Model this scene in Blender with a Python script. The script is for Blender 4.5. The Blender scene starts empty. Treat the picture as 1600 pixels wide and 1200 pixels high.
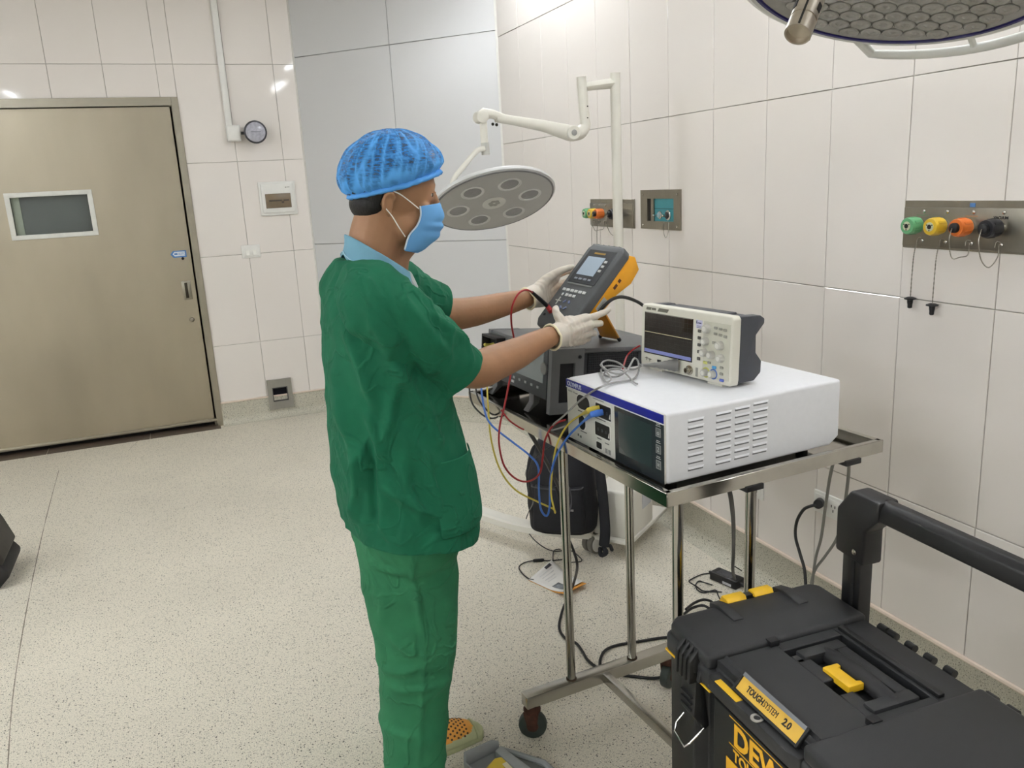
import bpy, bmesh, math, random
from math import sin, cos, pi, radians, sqrt, atan2, tau
from mathutils import Vector, Matrix, noise
import numpy as np

random.seed(7)
SC = bpy.context.scene
COL = SC.collection

# ------------------------------------------------------------------ camera
FPX = 1281.0
YAW, PITCH, ROLL = 0.3761413, -0.24175742, -0.05347666
EYE = Vector((0, 0, 1.53))
_f = Vector((sin(YAW)*cos(PITCH), cos(YAW)*cos(PITCH), sin(PITCH)))
_r = Vector((cos(YAW), -sin(YAW), 0))
_u = _r.cross(_f)
_R = cos(ROLL)*_r + sin(ROLL)*_u
_U = -sin(ROLL)*_r + cos(ROLL)*_u
cam_d = bpy.data.cameras.new('camera')
cam_d.sensor_width = 36
cam_d.lens = FPX/1600*36
cam_d.clip_start = 0.05
cam = bpy.data.objects.new('camera', cam_d)
COL.objects.link(cam)
cam.matrix_world = Matrix(((_R.x, _U.x, -_f.x, EYE.x), (_R.y, _U.y, -_f.y, EYE.y), (_R.z, _U.z, -_f.z, EYE.z), (0, 0, 0, 1)))
SC.camera = cam

# ------------------------------------------------------------------ world, exposure
w = bpy.data.worlds.new('world'); SC.world = w; w.use_nodes = True
w.node_tree.nodes['Background'].inputs[0].default_value = (0.9, 0.95, 1, 1)
w.node_tree.nodes['Background'].inputs[1].default_value = 0.25
SC.view_settings.view_transform = 'Standard'
SC.view_settings.look = 'None'
SC.view_settings.gamma = 1
SC.view_settings.use_curve_mapping = False
SC.view_settings.exposure = 0.0
TUBE_STRENGTH = 46.0

def P(px, py, X=None, Y=None, Z=None):
    """point of the place seen at a pixel of the 1600x1200 frame, on a plane of the room"""
    d = _R*((px-800)/FPX) - _U*((py-600)/FPX) + _f
    if X is not None: t = (X-EYE.x)/d.x
    elif Y is not None: t = (Y-EYE.y)/d.y
    else: t = (Z-EYE.z)/d.z
    return EYE + d*t

# ------------------------------------------------------------------ materials
def srgb(r, g, b):
    def c(v):
        v /= 255.0
        return v/12.92 if v <= 0.04045 else ((v+0.055)/1.055)**2.4
    return (c(r), c(g), c(b), 1)

MATS = {}
def mat(name, col, rough=0.5, metal=0.0, var=0.04, scale=30, bump=0.0, bscale=200, coat=0.0, trans=0.0, emit=0.0, ior=1.45, spec=0.5, stretch=None, sss=0.0, alpha=1.0):
    """principled material whose colour is a procedural noise around col (0-255 sRGB)"""
    if name in MATS: return MATS[name]
    m = bpy.data.materials.new(name); m.use_nodes = True
    nt = m.node_tree; b = nt.nodes['Principled BSDF']
    c = srgb(*col)
    tc = nt.nodes.new('ShaderNodeTexCoord'); n = nt.nodes.new('ShaderNodeTexNoise')
    n.inputs['Scale'].default_value = scale; n.inputs['Detail'].default_value = 4
    if stretch:
        mp = nt.nodes.new('ShaderNodeMapping'); mp.inputs['Scale'].default_value = stretch
        nt.links.new(tc.outputs['Object'], mp.inputs[0]); nt.links.new(mp.outputs[0], n.inputs['Vector'])
    else:
        nt.links.new(tc.outputs['Object'], n.inputs['Vector'])
    r = nt.nodes.new('ShaderNodeValToRGB')
    r.color_ramp.elements[0].position = 0.3; r.color_ramp.elements[1].position = 0.7
    r.color_ramp.elements[0].color = [max(0, v*(1-var)) for v in c[:3]]+[1]
    r.color_ramp.elements[1].color = [min(1, v*(1+var)) for v in c[:3]]+[1]
    nt.links.new(n.outputs['Fac'], r.inputs[0]); nt.links.new(r.outputs[0], b.inputs['Base Color'])
    b.inputs['Roughness'].default_value = rough; b.inputs['Metallic'].default_value = metal
    b.inputs['IOR'].default_value = ior
    b.inputs['Specular IOR Level'].default_value = spec
    if coat: b.inputs['Coat Weight'].default_value = coat; b.inputs['Coat Roughness'].default_value = 0.05
    if trans: b.inputs['Transmission Weight'].default_value = trans
    if sss:
        b.inputs['Subsurface Weight'].default_value = sss; b.inputs['Subsurface Radius'].default_value = (0.012, 0.005, 0.003)
        b.inputs['Subsurface Scale'].default_value = 0.6
    if alpha < 1: b.inputs['Alpha'].default_value = alpha
    if emit:
        b.inputs['Emission Color'].default_value = c; b.inputs['Emission Strength'].default_value = emit
    if bump:
        n2 = nt.nodes.new('ShaderNodeTexNoise'); n2.inputs['Scale'].default_value = bscale; n2.inputs['Detail'].default_value = 3
        nt.links.new((mp.outputs[0] if stretch else tc.outputs['Object']), n2.inputs['Vector'])
        bp = nt.nodes.new('ShaderNodeBump'); bp.inputs['Strength'].default_value = bump; bp.inputs['Distance'].default_value = 0.002
        nt.links.new(n2.outputs['Fac'], bp.inputs['Height']); nt.links.new(bp.outputs[0], b.inputs['Normal'])
    MATS[name] = m
    return m

def floor_material(name, base, dark, spots=0.5):
    m = bpy.data.materials.new(name); m.use_nodes = True
    nt = m.node_tree; b = nt.nodes['Principled BSDF']; L = nt.links.new
    g = nt.nodes.new('ShaderNodeNewGeometry')
    def ramp(src, p0, c0, p1, c1):
        r = nt.nodes.new('ShaderNodeValToRGB'); e = r.color_ramp.elements
        e[0].position, e[1].position = p0, p1; e[0].color, e[1].color = c0, c1
        L(src, r.inputs[0]); return r.outputs[0]
    def nz(scale, detail=2, rough=.5):
        n = nt.nodes.new('ShaderNodeTexNoise'); n.inputs['Scale'].default_value = scale; n.inputs['Detail'].default_value = detail
        n.inputs['Roughness'].default_value = rough
        L(g.outputs['Position'], n.inputs['Vector']); return n.outputs['Fac']
    def mix(a, bb, fac, mode='MIX'):
        x = nt.nodes.new('ShaderNodeMix'); x.data_type = 'RGBA'; x.blend_type = mode
        if isinstance(fac, float): x.inputs[0].default_value = fac
        else: L(fac, x.inputs[0])
        for s, v in ((6, a), (7, bb)):
            if isinstance(v, tuple): x.inputs[s].default_value = v
            else: L(v, x.inputs[s])
        return x.outputs[2]
    bl = srgb(*base)
    lo = tuple(v*.80 for v in bl[:3])+(1,); hi = tuple(min(1, v*1.16) for v in bl[:3])+(1,)
    c = ramp(nz(260, 3), .35, lo, .65, hi)
    v = nt.nodes.new('ShaderNodeTexVoronoi'); v.inputs['Scale'].default_value = 200
    L(g.outputs['Position'], v.inputs['Vector'])
    # one cell in several holds a dark chip
    sep = nt.nodes.new('ShaderNodeSeparateColor'); L(v.outputs['Color'], sep.inputs[0])
    pick = ramp(sep.outputs[0], .54-.01, (0, 0, 0, 1), .54, (1, 1, 1, 1))
    chip = ramp(v.outputs['Distance'], .24, (1, 1, 1, 1), .40, (0, 0, 0, 1))
    k = mix(pick, chip, 1.0, 'MULTIPLY')
    k2 = nt.nodes.new('ShaderNodeMath'); k2.operation = 'MULTIPLY'; k2.inputs[1].default_value = spots; L(k, k2.inputs[0])
    dk = ramp(sep.outputs[1], .2, srgb(*dark), .8, tuple(v*1.9 for v in srgb(*dark)[:3])+(1,))
    c = mix(c, dk, k2.outputs[0])
    v2 = nt.nodes.new('ShaderNodeTexVoronoi'); v2.inputs['Scale'].default_value = 95
    L(g.outputs['Position'], v2.inputs['Vector'])
    s2 = nt.nodes.new('ShaderNodeSeparateColor'); L(v2.outputs['Color'], s2.inputs[0])
    p2 = ramp(s2.outputs[0], .64, (0, 0, 0, 1), .65, (1, 1, 1, 1)); ch2 = ramp(v2.outputs['Distance'], .15, (1, 1, 1, 1), .25, (0, 0, 0, 1))
    kk = mix(p2, ch2, 1.0, 'MULTIPLY')
    k3 = nt.nodes.new('ShaderNodeMath'); k3.operation = 'MULTIPLY'; k3.inputs[1].default_value = spots*1.4; L(kk, k3.inputs[0])
    c = mix(c, srgb(*[v*.55 for v in dark]), k3.outputs[0])
    # slow discolouration and scuffs
    c = mix(c, ramp(nz(1.3, 4), .35, (.9, .9, .9, 1), .65, (1, 1, 1, 1)), 1.0, 'MULTIPLY')
    L(c, b.inputs['Base Color'])
    b.inputs['Roughness'].default_value = .55; b.inputs['Specular IOR Level'].default_value = .35
    bp = nt.nodes.new('ShaderNodeBump'); bp.inputs['Strength'].default_value = .12; bp.inputs['Distance'].default_value = .001
    L(nz(180, 2), bp.inputs['Height']); L(bp.outputs[0], b.inputs['Normal'])
    MATS[name] = m
    return m

# ------------------------------------------------------------------ mesh builder
class MB:
    def __init__(s): s.v = []; s.f = []; s.M = Matrix()
    def add(s, vs, fs):
        o = len(s.v); s.v += [tuple(s.M @ Vector(q)) for q in vs]
        s.f += [tuple(i+o for i in q) for q in fs]; return s
    def box(s, x0, y0, z0, x1, y1, z1):
        return s.add([(x0,y0,z0),(x1,y0,z0),(x1,y1,z0),(x0,y1,z0),(x0,y0,z1),(x1,y0,z1),(x1,y1,z1),(x0,y1,z1)],
                     [(0,3,2,1),(4,5,6,7),(0,1,5,4),(1,2,6,5),(2,3,7,6),(3,0,4,7)])
    def prism(s, poly, h0, h1, axis='z'):
        """extrude a 2D polygon; axis z: (x,y); axis y: (x,z); axis x: (y,z)"""
        n = len(poly)
        def q(p, h):
            return (p[0], p[1], h) if axis == 'z' else ((p[0], h, p[1]) if axis == 'y' else (h, p[0], p[1]))
        vs = [q(p, h0) for p in poly]+[q(p, h1) for p in poly]
        fs = [tuple(range(n))[::-1], tuple(range(n, 2*n))]+[(i, (i+1) % n, n+(i+1) % n, n+i) for i in range(n)]
        return s.add(vs, fs)
    def tube(s, pts, r, n=10, caps=True):
        """tube along points; r number or list; elliptical (a,b) allowed"""
        pts = [Vector(p) for p in pts]; N = len(pts)
        R = r if isinstance(r, (list, tuple)) and len(r) == N else [r]*N
        T = []
        for i in range(N):
            a = pts[max(0, i-1)]; b = pts[min(N-1, i+1)]
            t = (b-a); T.append(t.normalized() if t.length > 1e-9 else Vector((0, 0, 1)))
        ref = Vector((0, 0, 1)) if abs(T[0].z) < .9 else Vector((1, 0, 0))
        u = (ref - T[0]*ref.dot(T[0])).normalized()
        vs = []
        for i in range(N):
            u = (u - T[i]*u.dot(T[i]))
            u = u.normalized() if u.length > 1e-9 else T[i].orthogonal().normalized()
            w_ = T[i].cross(u)
            ra, rb = R[i] if isinstance(R[i], (list, tuple)) else (R[i], R[i])
            for k in range(n):
                a = tau*k/n; vs.append(tuple(pts[i]+u*cos(a)*ra+w_*sin(a)*rb))
        fs = [(i*n+k, i*n+(k+1) % n, (i+1)*n+(k+1) % n, (i+1)*n+k) for i in range(N-1) for k in range(n)]
        if caps: fs += [tuple(range(n))[::-1], tuple(range((N-1)*n, N*n))]
        return s.add(vs, fs)
    def limb(s, pts, rad, n=14, sub=4):
        """smooth tapering limb with round ends"""
        pts = [Vector(p) for p in pts]
        pp, rr = resample(pts, rad, sub)
        d0 = (pp[0]-pp[1]).normalized(); d1 = (pp[-1]-pp[-2]).normalized()
        def mx(r): return max(r) if isinstance(r, (list, tuple)) else r
        def sc(r, k): return tuple(q*k for q in r) if isinstance(r, (list, tuple)) else r*k
        a = [pp[0]+d0*mx(rr[0])*sin(t) for t in (1.4, 1.1, .7, .35)]; ar = [sc(rr[0], cos(t)) for t in (1.4, 1.1, .7, .35)]
        b = [pp[-1]+d1*mx(rr[-1])*sin(t) for t in (.35, .7, 1.1, 1.4)]; br = [sc(rr[-1], cos(t)) for t in (.35, .7, 1.1, 1.4)]
        return s.tube(a+pp+b, ar+rr+br, n)
    def cyl(s, a, b, r, n=20, r2=None):
        return s.tube([a, b], [r, r if r2 is None else r2], n)
    def lathe(s, prof, n=24, M=None):
        """profile (r,z) revolved about z"""
        vs = []; 
        for r, z in prof:
            for k in range(n):
                p = Vector((r*cos(tau*k/n), r*sin(tau*k/n), z)); vs.append(tuple(M @ p if M else p))
        m = len(prof)
        fs = [(i*n+k, i*n+(k+1) % n, (i+1)*n+(k+1) % n, (i+1)*n+k) for i in range(m-1) for k in range(n)]
        fs += [tuple(range(n))[::-1], tuple(range((m-1)*n, m*n))]
        return s.add(vs, fs)
    def ball(s, c, r, n=16, m=10):
        rx, ry, rz = r if isinstance(r, (list, tuple)) else (r, r, r)
        vs = [(c[0], c[1], c[2]-rz)]; 
        for i in range(1, m):
            t = -pi/2+pi*i/m
            vs += [(c[0]+rx*cos(t)*cos(tau*k/n), c[1]+ry*cos(t)*sin(tau*k/n), c[2]+rz*sin(t)) for k in range(n)]
        vs.append((c[0], c[1], c[2]+rz)); e = len(vs)-1
        fs = [(0, 1+(k+1) % n, 1+k) for k in range(n)]
        fs += [(1+i*n+k, 1+i*n+(k+1) % n, 1+(i+1)*n+(k+1) % n, 1+(i+1)*n+k) for i in range(m-2) for k in range(n)]
        fs += [(1+(m-2)*n+k, 1+(m-2)*n+(k+1) % n, e) for k in range(n)]
        return s.add(vs, fs)
    def grid(s, rows, closed_u=False):
        """rows of points joined to a sheet"""
        n = len(rows[0]); vs = [tuple(p) for r in rows for p in r]
        fs = []
        for i in range(len(rows)-1):
            for k in range(n if closed_u else n-1):
                k2 = (k+1) % n
                fs.append((i*n+k, i*n+k2, (i+1)*n+k2, (i+1)*n+k))
        return s.add(vs, fs)
    def mesh(s, name):
        me = bpy.data.meshes.new(name); me.from_pydata(s.v, [], s.f)
        b = bmesh.new(); b.from_mesh(me); bmesh.ops.recalc_face_normals(b, faces=b.faces); b.to_mesh(me); b.free()
        return me
    def build(s, name, m, parent=None, smooth=False, bevel=0, seg=2, angle=35):
        me = s.mesh(name)
        if bevel:
            b = bmesh.new(); b.from_mesh(me)
            ed = [e for e in b.edges if len(e.link_faces) == 2 and e.calc_face_angle(0) > radians(angle)]
            bmesh.ops.bevel(b, geom=ed, offset=bevel, segments=seg, affect='EDGES', profile=.5, clamp_overlap=True)
            b.to_mesh(me); b.free()
            smooth = True
        if smooth: shade(me)
        return link(name, me, m, parent)

def shade(me, angle=40):
    me.shade_smooth()
    try: me.set_sharp_from_angle(angle=radians(angle))
    except Exception: pass

def link(name, me, m, parent=None):
    if m and not me.materials: me.materials.append(m)
    o = bpy.data.objects.new(name, me); COL.objects.link(o)
    if parent: o.parent = parent
    return o

def resample(pts, rad, sub):
    pts = [Vector(p) for p in pts]
    if isinstance(rad, (int, float)): rad = [rad]*len(pts)
    if any(isinstance(r, (list, tuple)) for r in rad): rad = [r if isinstance(r, (list, tuple)) else (r, r) for r in rad]
    out, rr = [], []
    N = len(pts)
    for i in range(N-1):
        p0 = pts[max(0, i-1)]; p1 = pts[i]; p2 = pts[i+1]; p3 = pts[min(N-1, i+2)]
        for k in range(sub):
            t = k/sub
            out.append(.5*((2*p1)+(p2-p0)*t+(2*p0-5*p1+4*p2-p3)*t*t+(3*p1-p0-3*p2+p3)*t**3))
            a, b = rad[i], rad[i+1]
            rr.append(tuple(x+(y-x)*t for x, y in zip(a, b)) if isinstance(a, (list, tuple)) else a+(b-a)*t)
    out.append(pts[-1]); rr.append(rad[-1])
    return out, rr

def tag(o, label=None, cat=None, group=None, kind=None):
    if label: o['label'] = label
    if cat: o['category'] = cat
    if group: o['group'] = group
    if kind: o['kind'] = kind
    return o

def thing(name, label, cat, loc=(0, 0, 0), rotz=0, group=None, M=None):
    o = bpy.data.objects.new(name, None); COL.objects.link(o); o.empty_display_size = .05
    if M is not None: o.matrix_world = M
    else: o.location = loc; o.rotation_euler = (0, 0, rotz)
    return tag(o, label, cat, group)

def copy_thing(root, loc=None, rot=None, label=None):
    def rec(o, par):
        c = o.copy(); COL.objects.link(c)
        if par: c.parent = par
        for ch in list(o.children): rec(ch, c)
        return c
    r = rec(root, None)
    if loc is not None: r.location = loc
    if rot is not None: r.rotation_euler = rot
    if label: r['label'] = label
    return r

def cable(name, pts, r, m, label, cat='cable', parent=None, group=None, sub=8):
    pp, _ = resample(pts, [r]*len(pts), sub)
    o = MB().tube(pp, r, 8).build(name, m, parent, smooth=True)
    if not parent: tag(o, label, cat, group)
    return o

def text(name, s, size, m, parent, M, extrude=.0004, bold=0.0, align='LEFT', sx=1.0):
    cu = bpy.data.curves.new(name, 'FONT'); cu.body = s; cu.size = size; cu.extrude = extrude; cu.offset = bold
    cu.align_x = align; cu.resolution_u = 3
    tmp = bpy.data.objects.new('tmp', cu); COL.objects.link(tmp)
    bpy.context.view_layer.update()
    me = bpy.data.meshes.new_from_object(tmp.evaluated_get(bpy.context.evaluated_depsgraph_get()))
    bpy.data.objects.remove(tmp); bpy.data.curves.remove(cu)
    me.transform(M @ Matrix.Diagonal((sx, 1, 1, 1)))
    me.materials.clear()
    return link(name, me, m, parent)

def frame(o, ex, ey, ez):
    return Matrix(((ex[0], ey[0], ez[0], o[0]), (ex[1], ey[1], ez[1], o[1]), (ex[2], ey[2], ez[2], o[2]), (0, 0, 0, 1)))

def evaluated(me, mods):
    """apply modifiers [(type, {props})] to a mesh"""
    o = bpy.data.objects.new('tmp', me); COL.objects.link(o)
    for t, pr in mods:
        md = o.modifiers.new(t, t)
        for k, v in pr.items(): setattr(md, k, v)
    bpy.context.view_layer.update()
    r = bpy.data.meshes.new_from_object(o.evaluated_get(bpy.context.evaluated_depsgraph_get()))
    bpy.data.objects.remove(o)
    return r

# common materials
STEEL = mat('brushed_steel', (150, 146, 134), .32, 1.0, .05, 60, stretch=(1, 1, 12), bump=.05, bscale=90)
CHROME = mat('polished_steel', (205, 203, 198), .12, 1.0, .03, 20)
RUBBER = mat('black_rubber', (28, 28, 29), .6, 0, .1, 80)
BLACKP = mat('black_plastic', (22, 22, 24), .45, 0, .1, 90, bump=.1, bscale=900)
WHITEP = mat('white_plastic', (232, 231, 226), .35, 0, .02, 30)
SCREW = mat('screw_metal', (190, 188, 182), .25, 1.0, .05, 50)
# ================================================================== the room
XR, YB, ZC = 1.905, 5.825, 3.0            # right wall, back wall, ceiling
XL, YF = -4.3, -2.6                        # the walls behind the camera
CA, CB = (0.885, 5.825), (1.905, 4.767)    # ends of the slanted corner wall
SKIRT = .152
FLOOR = floor_material('speckled_vinyl', (226, 219, 203), (88, 88, 80), .80)
COVE = floor_material('speckled_vinyl_skirting', (196, 192, 176), (82, 82, 72), .8)
TILE = mat('glazed_wall_tile', (234, 228, 222), .045, 0, .012, 3, spec=.5)
GROUT = mat('tile_grout', (186, 181, 172), .9, 0, .08, 60)
PANEL = mat('grey_wall_panel', (206, 206, 206), .22, 0, .01, 2)
WHITEW = mat('painted_plaster', (228, 226, 221), .7, 0, .02, 8)

def struct(o): o['kind'] = 'structure'; return o

struct(MB().box(XL, YF, -.05, XR+.2, YB+.3, 0).build('floor', FLOOR))
struct(MB().box(XL, YF, ZC, XR+.2, YB+.3, ZC+.05).build('ceiling', WHITEW))
struct(MB().box(XL-.1, YF, 0, XL, YB+.3, ZC).build('wall_left', WHITEW))
struct(MB().box(XL-.1, YF-.1, 0, XR+.2, YF, ZC).build('wall_front', WHITEW))

# right wall: backing of grout and single tiles
TT = .008
wr = struct(MB().box(XR+TT-.0015, YF, 0, XR+.2, CB[1]+.2, ZC).build('wall_right', GROUT))
wb = struct(MB().box(XL, YB+TT-.0015, 0, -1.63, YB+.15, ZC).box(-1.63, YB+TT-.0015, 2.155, .141, YB+.15, ZC)
            .box(.141, YB+TT-.0015, 0, CA[0]+.2, YB+.15, ZC).build('wall_back', GROUT))
_tm = {}
def tile_mesh(wid, hei):
    k = (round(wid, 3), round(hei, 3))
    if k not in _tm:
        me = MB().box(-wid/2, -TT, -hei/2, wid/2, 0, hei/2).mesh('wall_tile')
        b = bmesh.new(); b.from_mesh(me)
        ed = [e for e in b.edges if all(v.co.y < -TT+.001 for v in e.verts)]
        bmesh.ops.bevel(b, geom=ed, offset=.0012, segments=1, affect='EDGES'); b.to_mesh(me); b.free()
        me.materials.append(TILE); _tm[k] = me
    return _tm[k]
G = .0024
ZJ = [SKIRT+.008, .55, 1.15, 1.75, 2.35, 2.95, ZC]
def lay(parent, face, cols, skip=None):
    rng = random.Random(3)
    for j in range(len(ZJ)-1):
        z0, z1 = ZJ[j], ZJ[j+1]
        for c0, c1 in cols:
            if skip:
                r = skip(c0, c1, z0, z1)
                if r is None: continue
                a0, a1, b0, b1 = r
            else: a0, a1, b0, b1 = c0, c1, z0, z1
            wd, hd = a1-a0-G, b1-b0-G
            if wd < .004 or hd < .004: continue
            o = bpy.data.objects.new('wall_tile', tile_mesh(wd, hd)); COL.objects.link(o); o.parent = parent
            tx, tz = rng.gauss(0, .0022), rng.gauss(0, .0022)
            if face == 'x':
                o.location = (XR+TT, (a0+a1)/2, (b0+b1)/2); o.rotation_euler = (tx, 0, -pi/2+tz)
            else:
                o.location = ((a0+a1)/2, YB+TT, (b0+b1)/2); o.rotation_euler = (tx, 0, tz)
ys = [2.357+.3*k for k in range(-14, 9)]
lay(wr, 'x', list(zip(ys[:-1], ys[1:]))+[(ys[-1], CB[1]+.004)])
xs = sorted([.141, .452, .748, CA[0]]+[.042]+[-.26-.3*k for k in range(0, 9)])
def door_skip(c0, c1, z0, z1):
    if c1 <= -1.63+.001 or c0 >= .141-.001: return (c0, c1, z0, z1)
    if z1 <= 2.155: return None
    return (c0, c1, max(z0, 2.155), z1)
xs2 = sorted(xs+[-1.63])
lay(wb, 'y', list(zip(xs2[:-1], xs2[1:])), door_skip)

# slanted corner wall of grey panels
ca, cb = Vector((*CA, 0)), Vector((*CB, 0)); CL = (cb-ca).length
cdir = (cb-ca).normalized(); cin = Vector((-cdir.y, cdir.x, 0))     # cin points into the wall
if cin.y < 0: cin = -cin
MC = frame(ca, cdir, cin, (0, 0, 1))
wc = struct(MB().box(-.05, .011, 0, CL+.05, .1, ZC).build('wall_corner', mat('panel_joint_sealant', (184, 184, 182), .8)))
wc.matrix_world = MC
for i, (a, b) in enumerate(((0, CL/2), (CL/2, CL))):
    for z0, z1 in ((SKIRT+.004, 1.182), (1.182, 2.39), (2.39, ZC)):
        MB().box(a+.0016, 0, z0+.0016, b-.0016, .012, z1-.0016).build('wall_panel', PANEL, wc, bevel=.0015, seg=1)
# slim light trims at both ends of the slanted wall
for i, (p, nm) in enumerate(((0, 'trim_1'), (CL, 'trim_2'))):
    t = struct(MB().box(p-.008, -.004, SKIRT, p+.008, .004, ZC).build(nm, mat('trim_white', (216, 214, 208), .35)))
    t.matrix_world = MC

# coved skirting: floor vinyl turned up the wall, pale cap strip on top
def skirting(name, a, b, inward):
    a, b = Vector((*a, 0)), Vector((*b, 0)); d = (b-a).normalized(); L = (b-a).length; n = Vector((*inward, 0))
    prof = [(0, 0)]+[(.055-.05*sin(t), .055-.055*cos(t)+.0005) for t in [i*pi/2/8 for i in range(9)]]+[(.005, SKIRT), (0, SKIRT)]
    mb = MB(); n2 = len(prof)
    vs = [a+n*p[0]+Vector((0, 0, p[1])) for p in prof]+[b+n*p[0]+Vector((0, 0, p[1])) for p in prof]
    mb.add(vs, [tuple(range(n2)), tuple(range(n2, 2*n2))[::-1]]+[(i, (i+1) % n2, n2+(i+1) % n2, n2+i) for i in range(n2)])
    o = struct(mb.build(name, COVE, smooth=True))
    mb = MB()
    vs = []
    for q in (a, b):
        for p in ((0, SKIRT-.001), (.009, SKIRT-.001), (.011, SKIRT+.003), (.009, SKIRT+.009), (0, SKIRT+.010)):
            vs.append(q+n*p[0]+Vector((0, 0, p[1])))
    mb.add(vs, [(0, 1, 2, 3, 4), (9, 8, 7, 6, 5)]+[(i, (i+1) % 5, 5+(i+1) % 5, 5+i) for i in range(5)])
    mb.build('cap_strip', mat('skirting_cap_strip', (222, 206, 190), .4), o)
    return o
skirting('baseboard_right', (XR, YF), CB, (-1, 0))
skirting('baseboard_corner', CB, CA, (-cin.x, -cin.y))
skirting('baseboard_back', CA, (.141, YB), (0, -1))
skirting('baseboard_back_left', (-1.63, YB), (XL, YB), (0, -1))
# seam and scuff lines in the vinyl
SEAM = mat('vinyl_seam_dirt', (128, 120, 106), .8, 0, .35, 40)
def seam(pts, wd):
    pp, _ = resample([P(x, y, Z=0) for x, y in pts], [1]*len(pts), 8)
    mb = MB(); rows = []
    for i, p in enumerate(pp):
        t = (pp[min(i+1, len(pp)-1)]-pp[max(i-1, 0)]).normalized(); n = Vector((-t.y, t.x, 0))
        k = wd*(.45+.55*noise.noise(Vector((i*.6, wd*900, 0))))
        k = max(k, wd*.15)
        rows.append([p+n*k+Vector((0, 0, .0006)), p-n*k+Vector((0, 0, .0006))])
    return mb.grid(rows).build('floor_seam', SEAM, bpy.data.objects['floor'])
seam([(92, 735), (72, 810), (52, 900), (35, 990), (20, 1090), (12, 1200)], .0035)
seam([(200, 705), (215, 690)], .002)

# ------------------------------------------------------------------ ceiling light fittings
TUBE = mat('lit_fluorescent_tube', (246, 250, 255), .4, emit=TUBE_STRENGTH)
FIT = mat('white_enamel_fitting', (235, 235, 232), .3)
LIGHTS = [(x, y) for x in (-3.75, -1.95) for y in (-1.5, .95, 3.4)]+[(1.62, y) for y in (-.75, 1.55, 3.85)]
def ceiling_light(x, y, lab):
    t = thing('ceiling_light', lab, 'ceiling light', (x, y, ZC), 0, 'twin tube ceiling lights')
    hw = .15 if x > 1 else .3
    mb = MB().box(-hw, -.6, -.012, hw, .6, 0)
    for s in (-1, 1):
        mb.prism([(s*hw, 0), (s*hw, -.07), (s*(hw-.015), -.07), (s*(hw-.05), -.012), (s*(hw-.05), 0)], -.6, .6, 'y')
        mb.box(-hw, s*.6-.008, -.07, hw, s*.6+.008, 0)
    mb.box(-.02, -.59, -.04, .02, .59, -.012)
    mb.build('housing', FIT, t)
    for s in (-1, 1):
        tb = MB().cyl((s*hw*.43, -.57, -.05), (s*hw*.43, .57, -.05), .018, 12).build('tube', TUBE, t, smooth=True)
    return t
for i, (x, y) in enumerate(LIGHTS):
    ceiling_light(x, y, 'narrow twin-tube ceiling light, '+('farthest' if y > 3 else 'middle' if y > 0 else 'nearest')+' along the tiled right wall' if x > 1 else
                  'wide twin-tube ceiling light, '+('farthest' if y > 3 else 'middle' if y > 0 else 'nearest')+(' of the leftmost row' if x < -3 else ' of the row over the open floor'))
# ================================================================== steel sliding door in the back wall
DOORM = mat('door_steel_sheet', (178, 170, 153), .36, 1.0, .10, 2.2, stretch=(1, 1, .35), bump=.02, bscale=6)
FRAMEM = mat('door_frame_steel', (168, 163, 150), .35, 1.0, .05, 10)
DL, DR, DB, DT = -1.60, .099, .045, 2.10
dr = tag(bpy.data.objects.new('door_1', None), 'brushed steel sliding door with a small white-framed window', 'door', kind='structure'); COL.objects.link(dr)
dr.location = (0, YB, 0)
wx0, wx1, wz0, wz1 = -.89, -.455, 1.36, 1.597
lf = (MB().box(DL, .02, DB, wx0, .065, DT).box(wx1, .02, DB, DR, .065, DT).box(wx0, .02, DB, wx1, .065, wz0).box(wx0, .02, wz1, wx1, .065, DT)
      .build('door_leaf', DOORM, dr))
wf = MB()
for a, b, c, d in ((wx0-.022, wz0-.022, wx1+.022, wz0+.006), (wx0-.022, wz1-.006, wx1+.022, wz1+.022), (wx0-.022, wz0, wx0+.006, wz1), (wx1-.006, wz0, wx1+.022, wz1)):
    wf.box(a, .008, b, c, .022, d)
wfo = wf.build('window_frame', mat('white_window_bead', (226, 226, 220), .35), lf, bevel=.003)
MB().box(wx0, .052, wz0, wx1, .058, wz1).build('window_pane', mat('dim_window_glass', (92, 98, 96), .08, 0, .1, 2), lf)
MB().box(wx0+.006, .046, wz0, wx0+.05, .053, wz1).build('reveal_strip', mat('pale_green_reveal', (150, 160, 146), .6), lf)  # flat pale strip added to stand for the left window reveal
# bottom guide, shadow gap and jambs
MB().box(DL, -.002, .034, DR+.01, .03, .052).build('bottom_guide', FRAMEM, dr, bevel=.002)
fr = MB()
fr.prism([(DR-.012, .02), (DR+.004, .02), (DR+.004, -.012), (.141, -.012), (.141, .12), (DR-.012, .12)], 0, 2.155, 'z')
fr.prism([(DL+.012, .02), (DL-.004, .02), (DL-.004, -.012), (-1.63, -.012), (-1.63, .12), (DL+.012, .12)], 0, 2.155, 'z')
fr.box(DL-.003, -.012, 2.105, DR+.003, .12, 2.155)
fr.build('door_frame', FRAMEM, dr)
MB().box(-1.63, .065, 0, .141, .14, 2.155).build('dark_gap', mat('door_gap_dark', (40, 38, 34), .8), dr)
# dark threshold slabs
thm = mat('dark_threshold_slab', (92, 80, 68), .35, 0, .1, 30)
for a, b in ((-1.6, -.94), (-.936, -.33), (-.326, .12)):
    MB().box(a, -.085, 0, b, .06, .004).build('threshold_slab', thm, dr, bevel=.001, seg=1)
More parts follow.
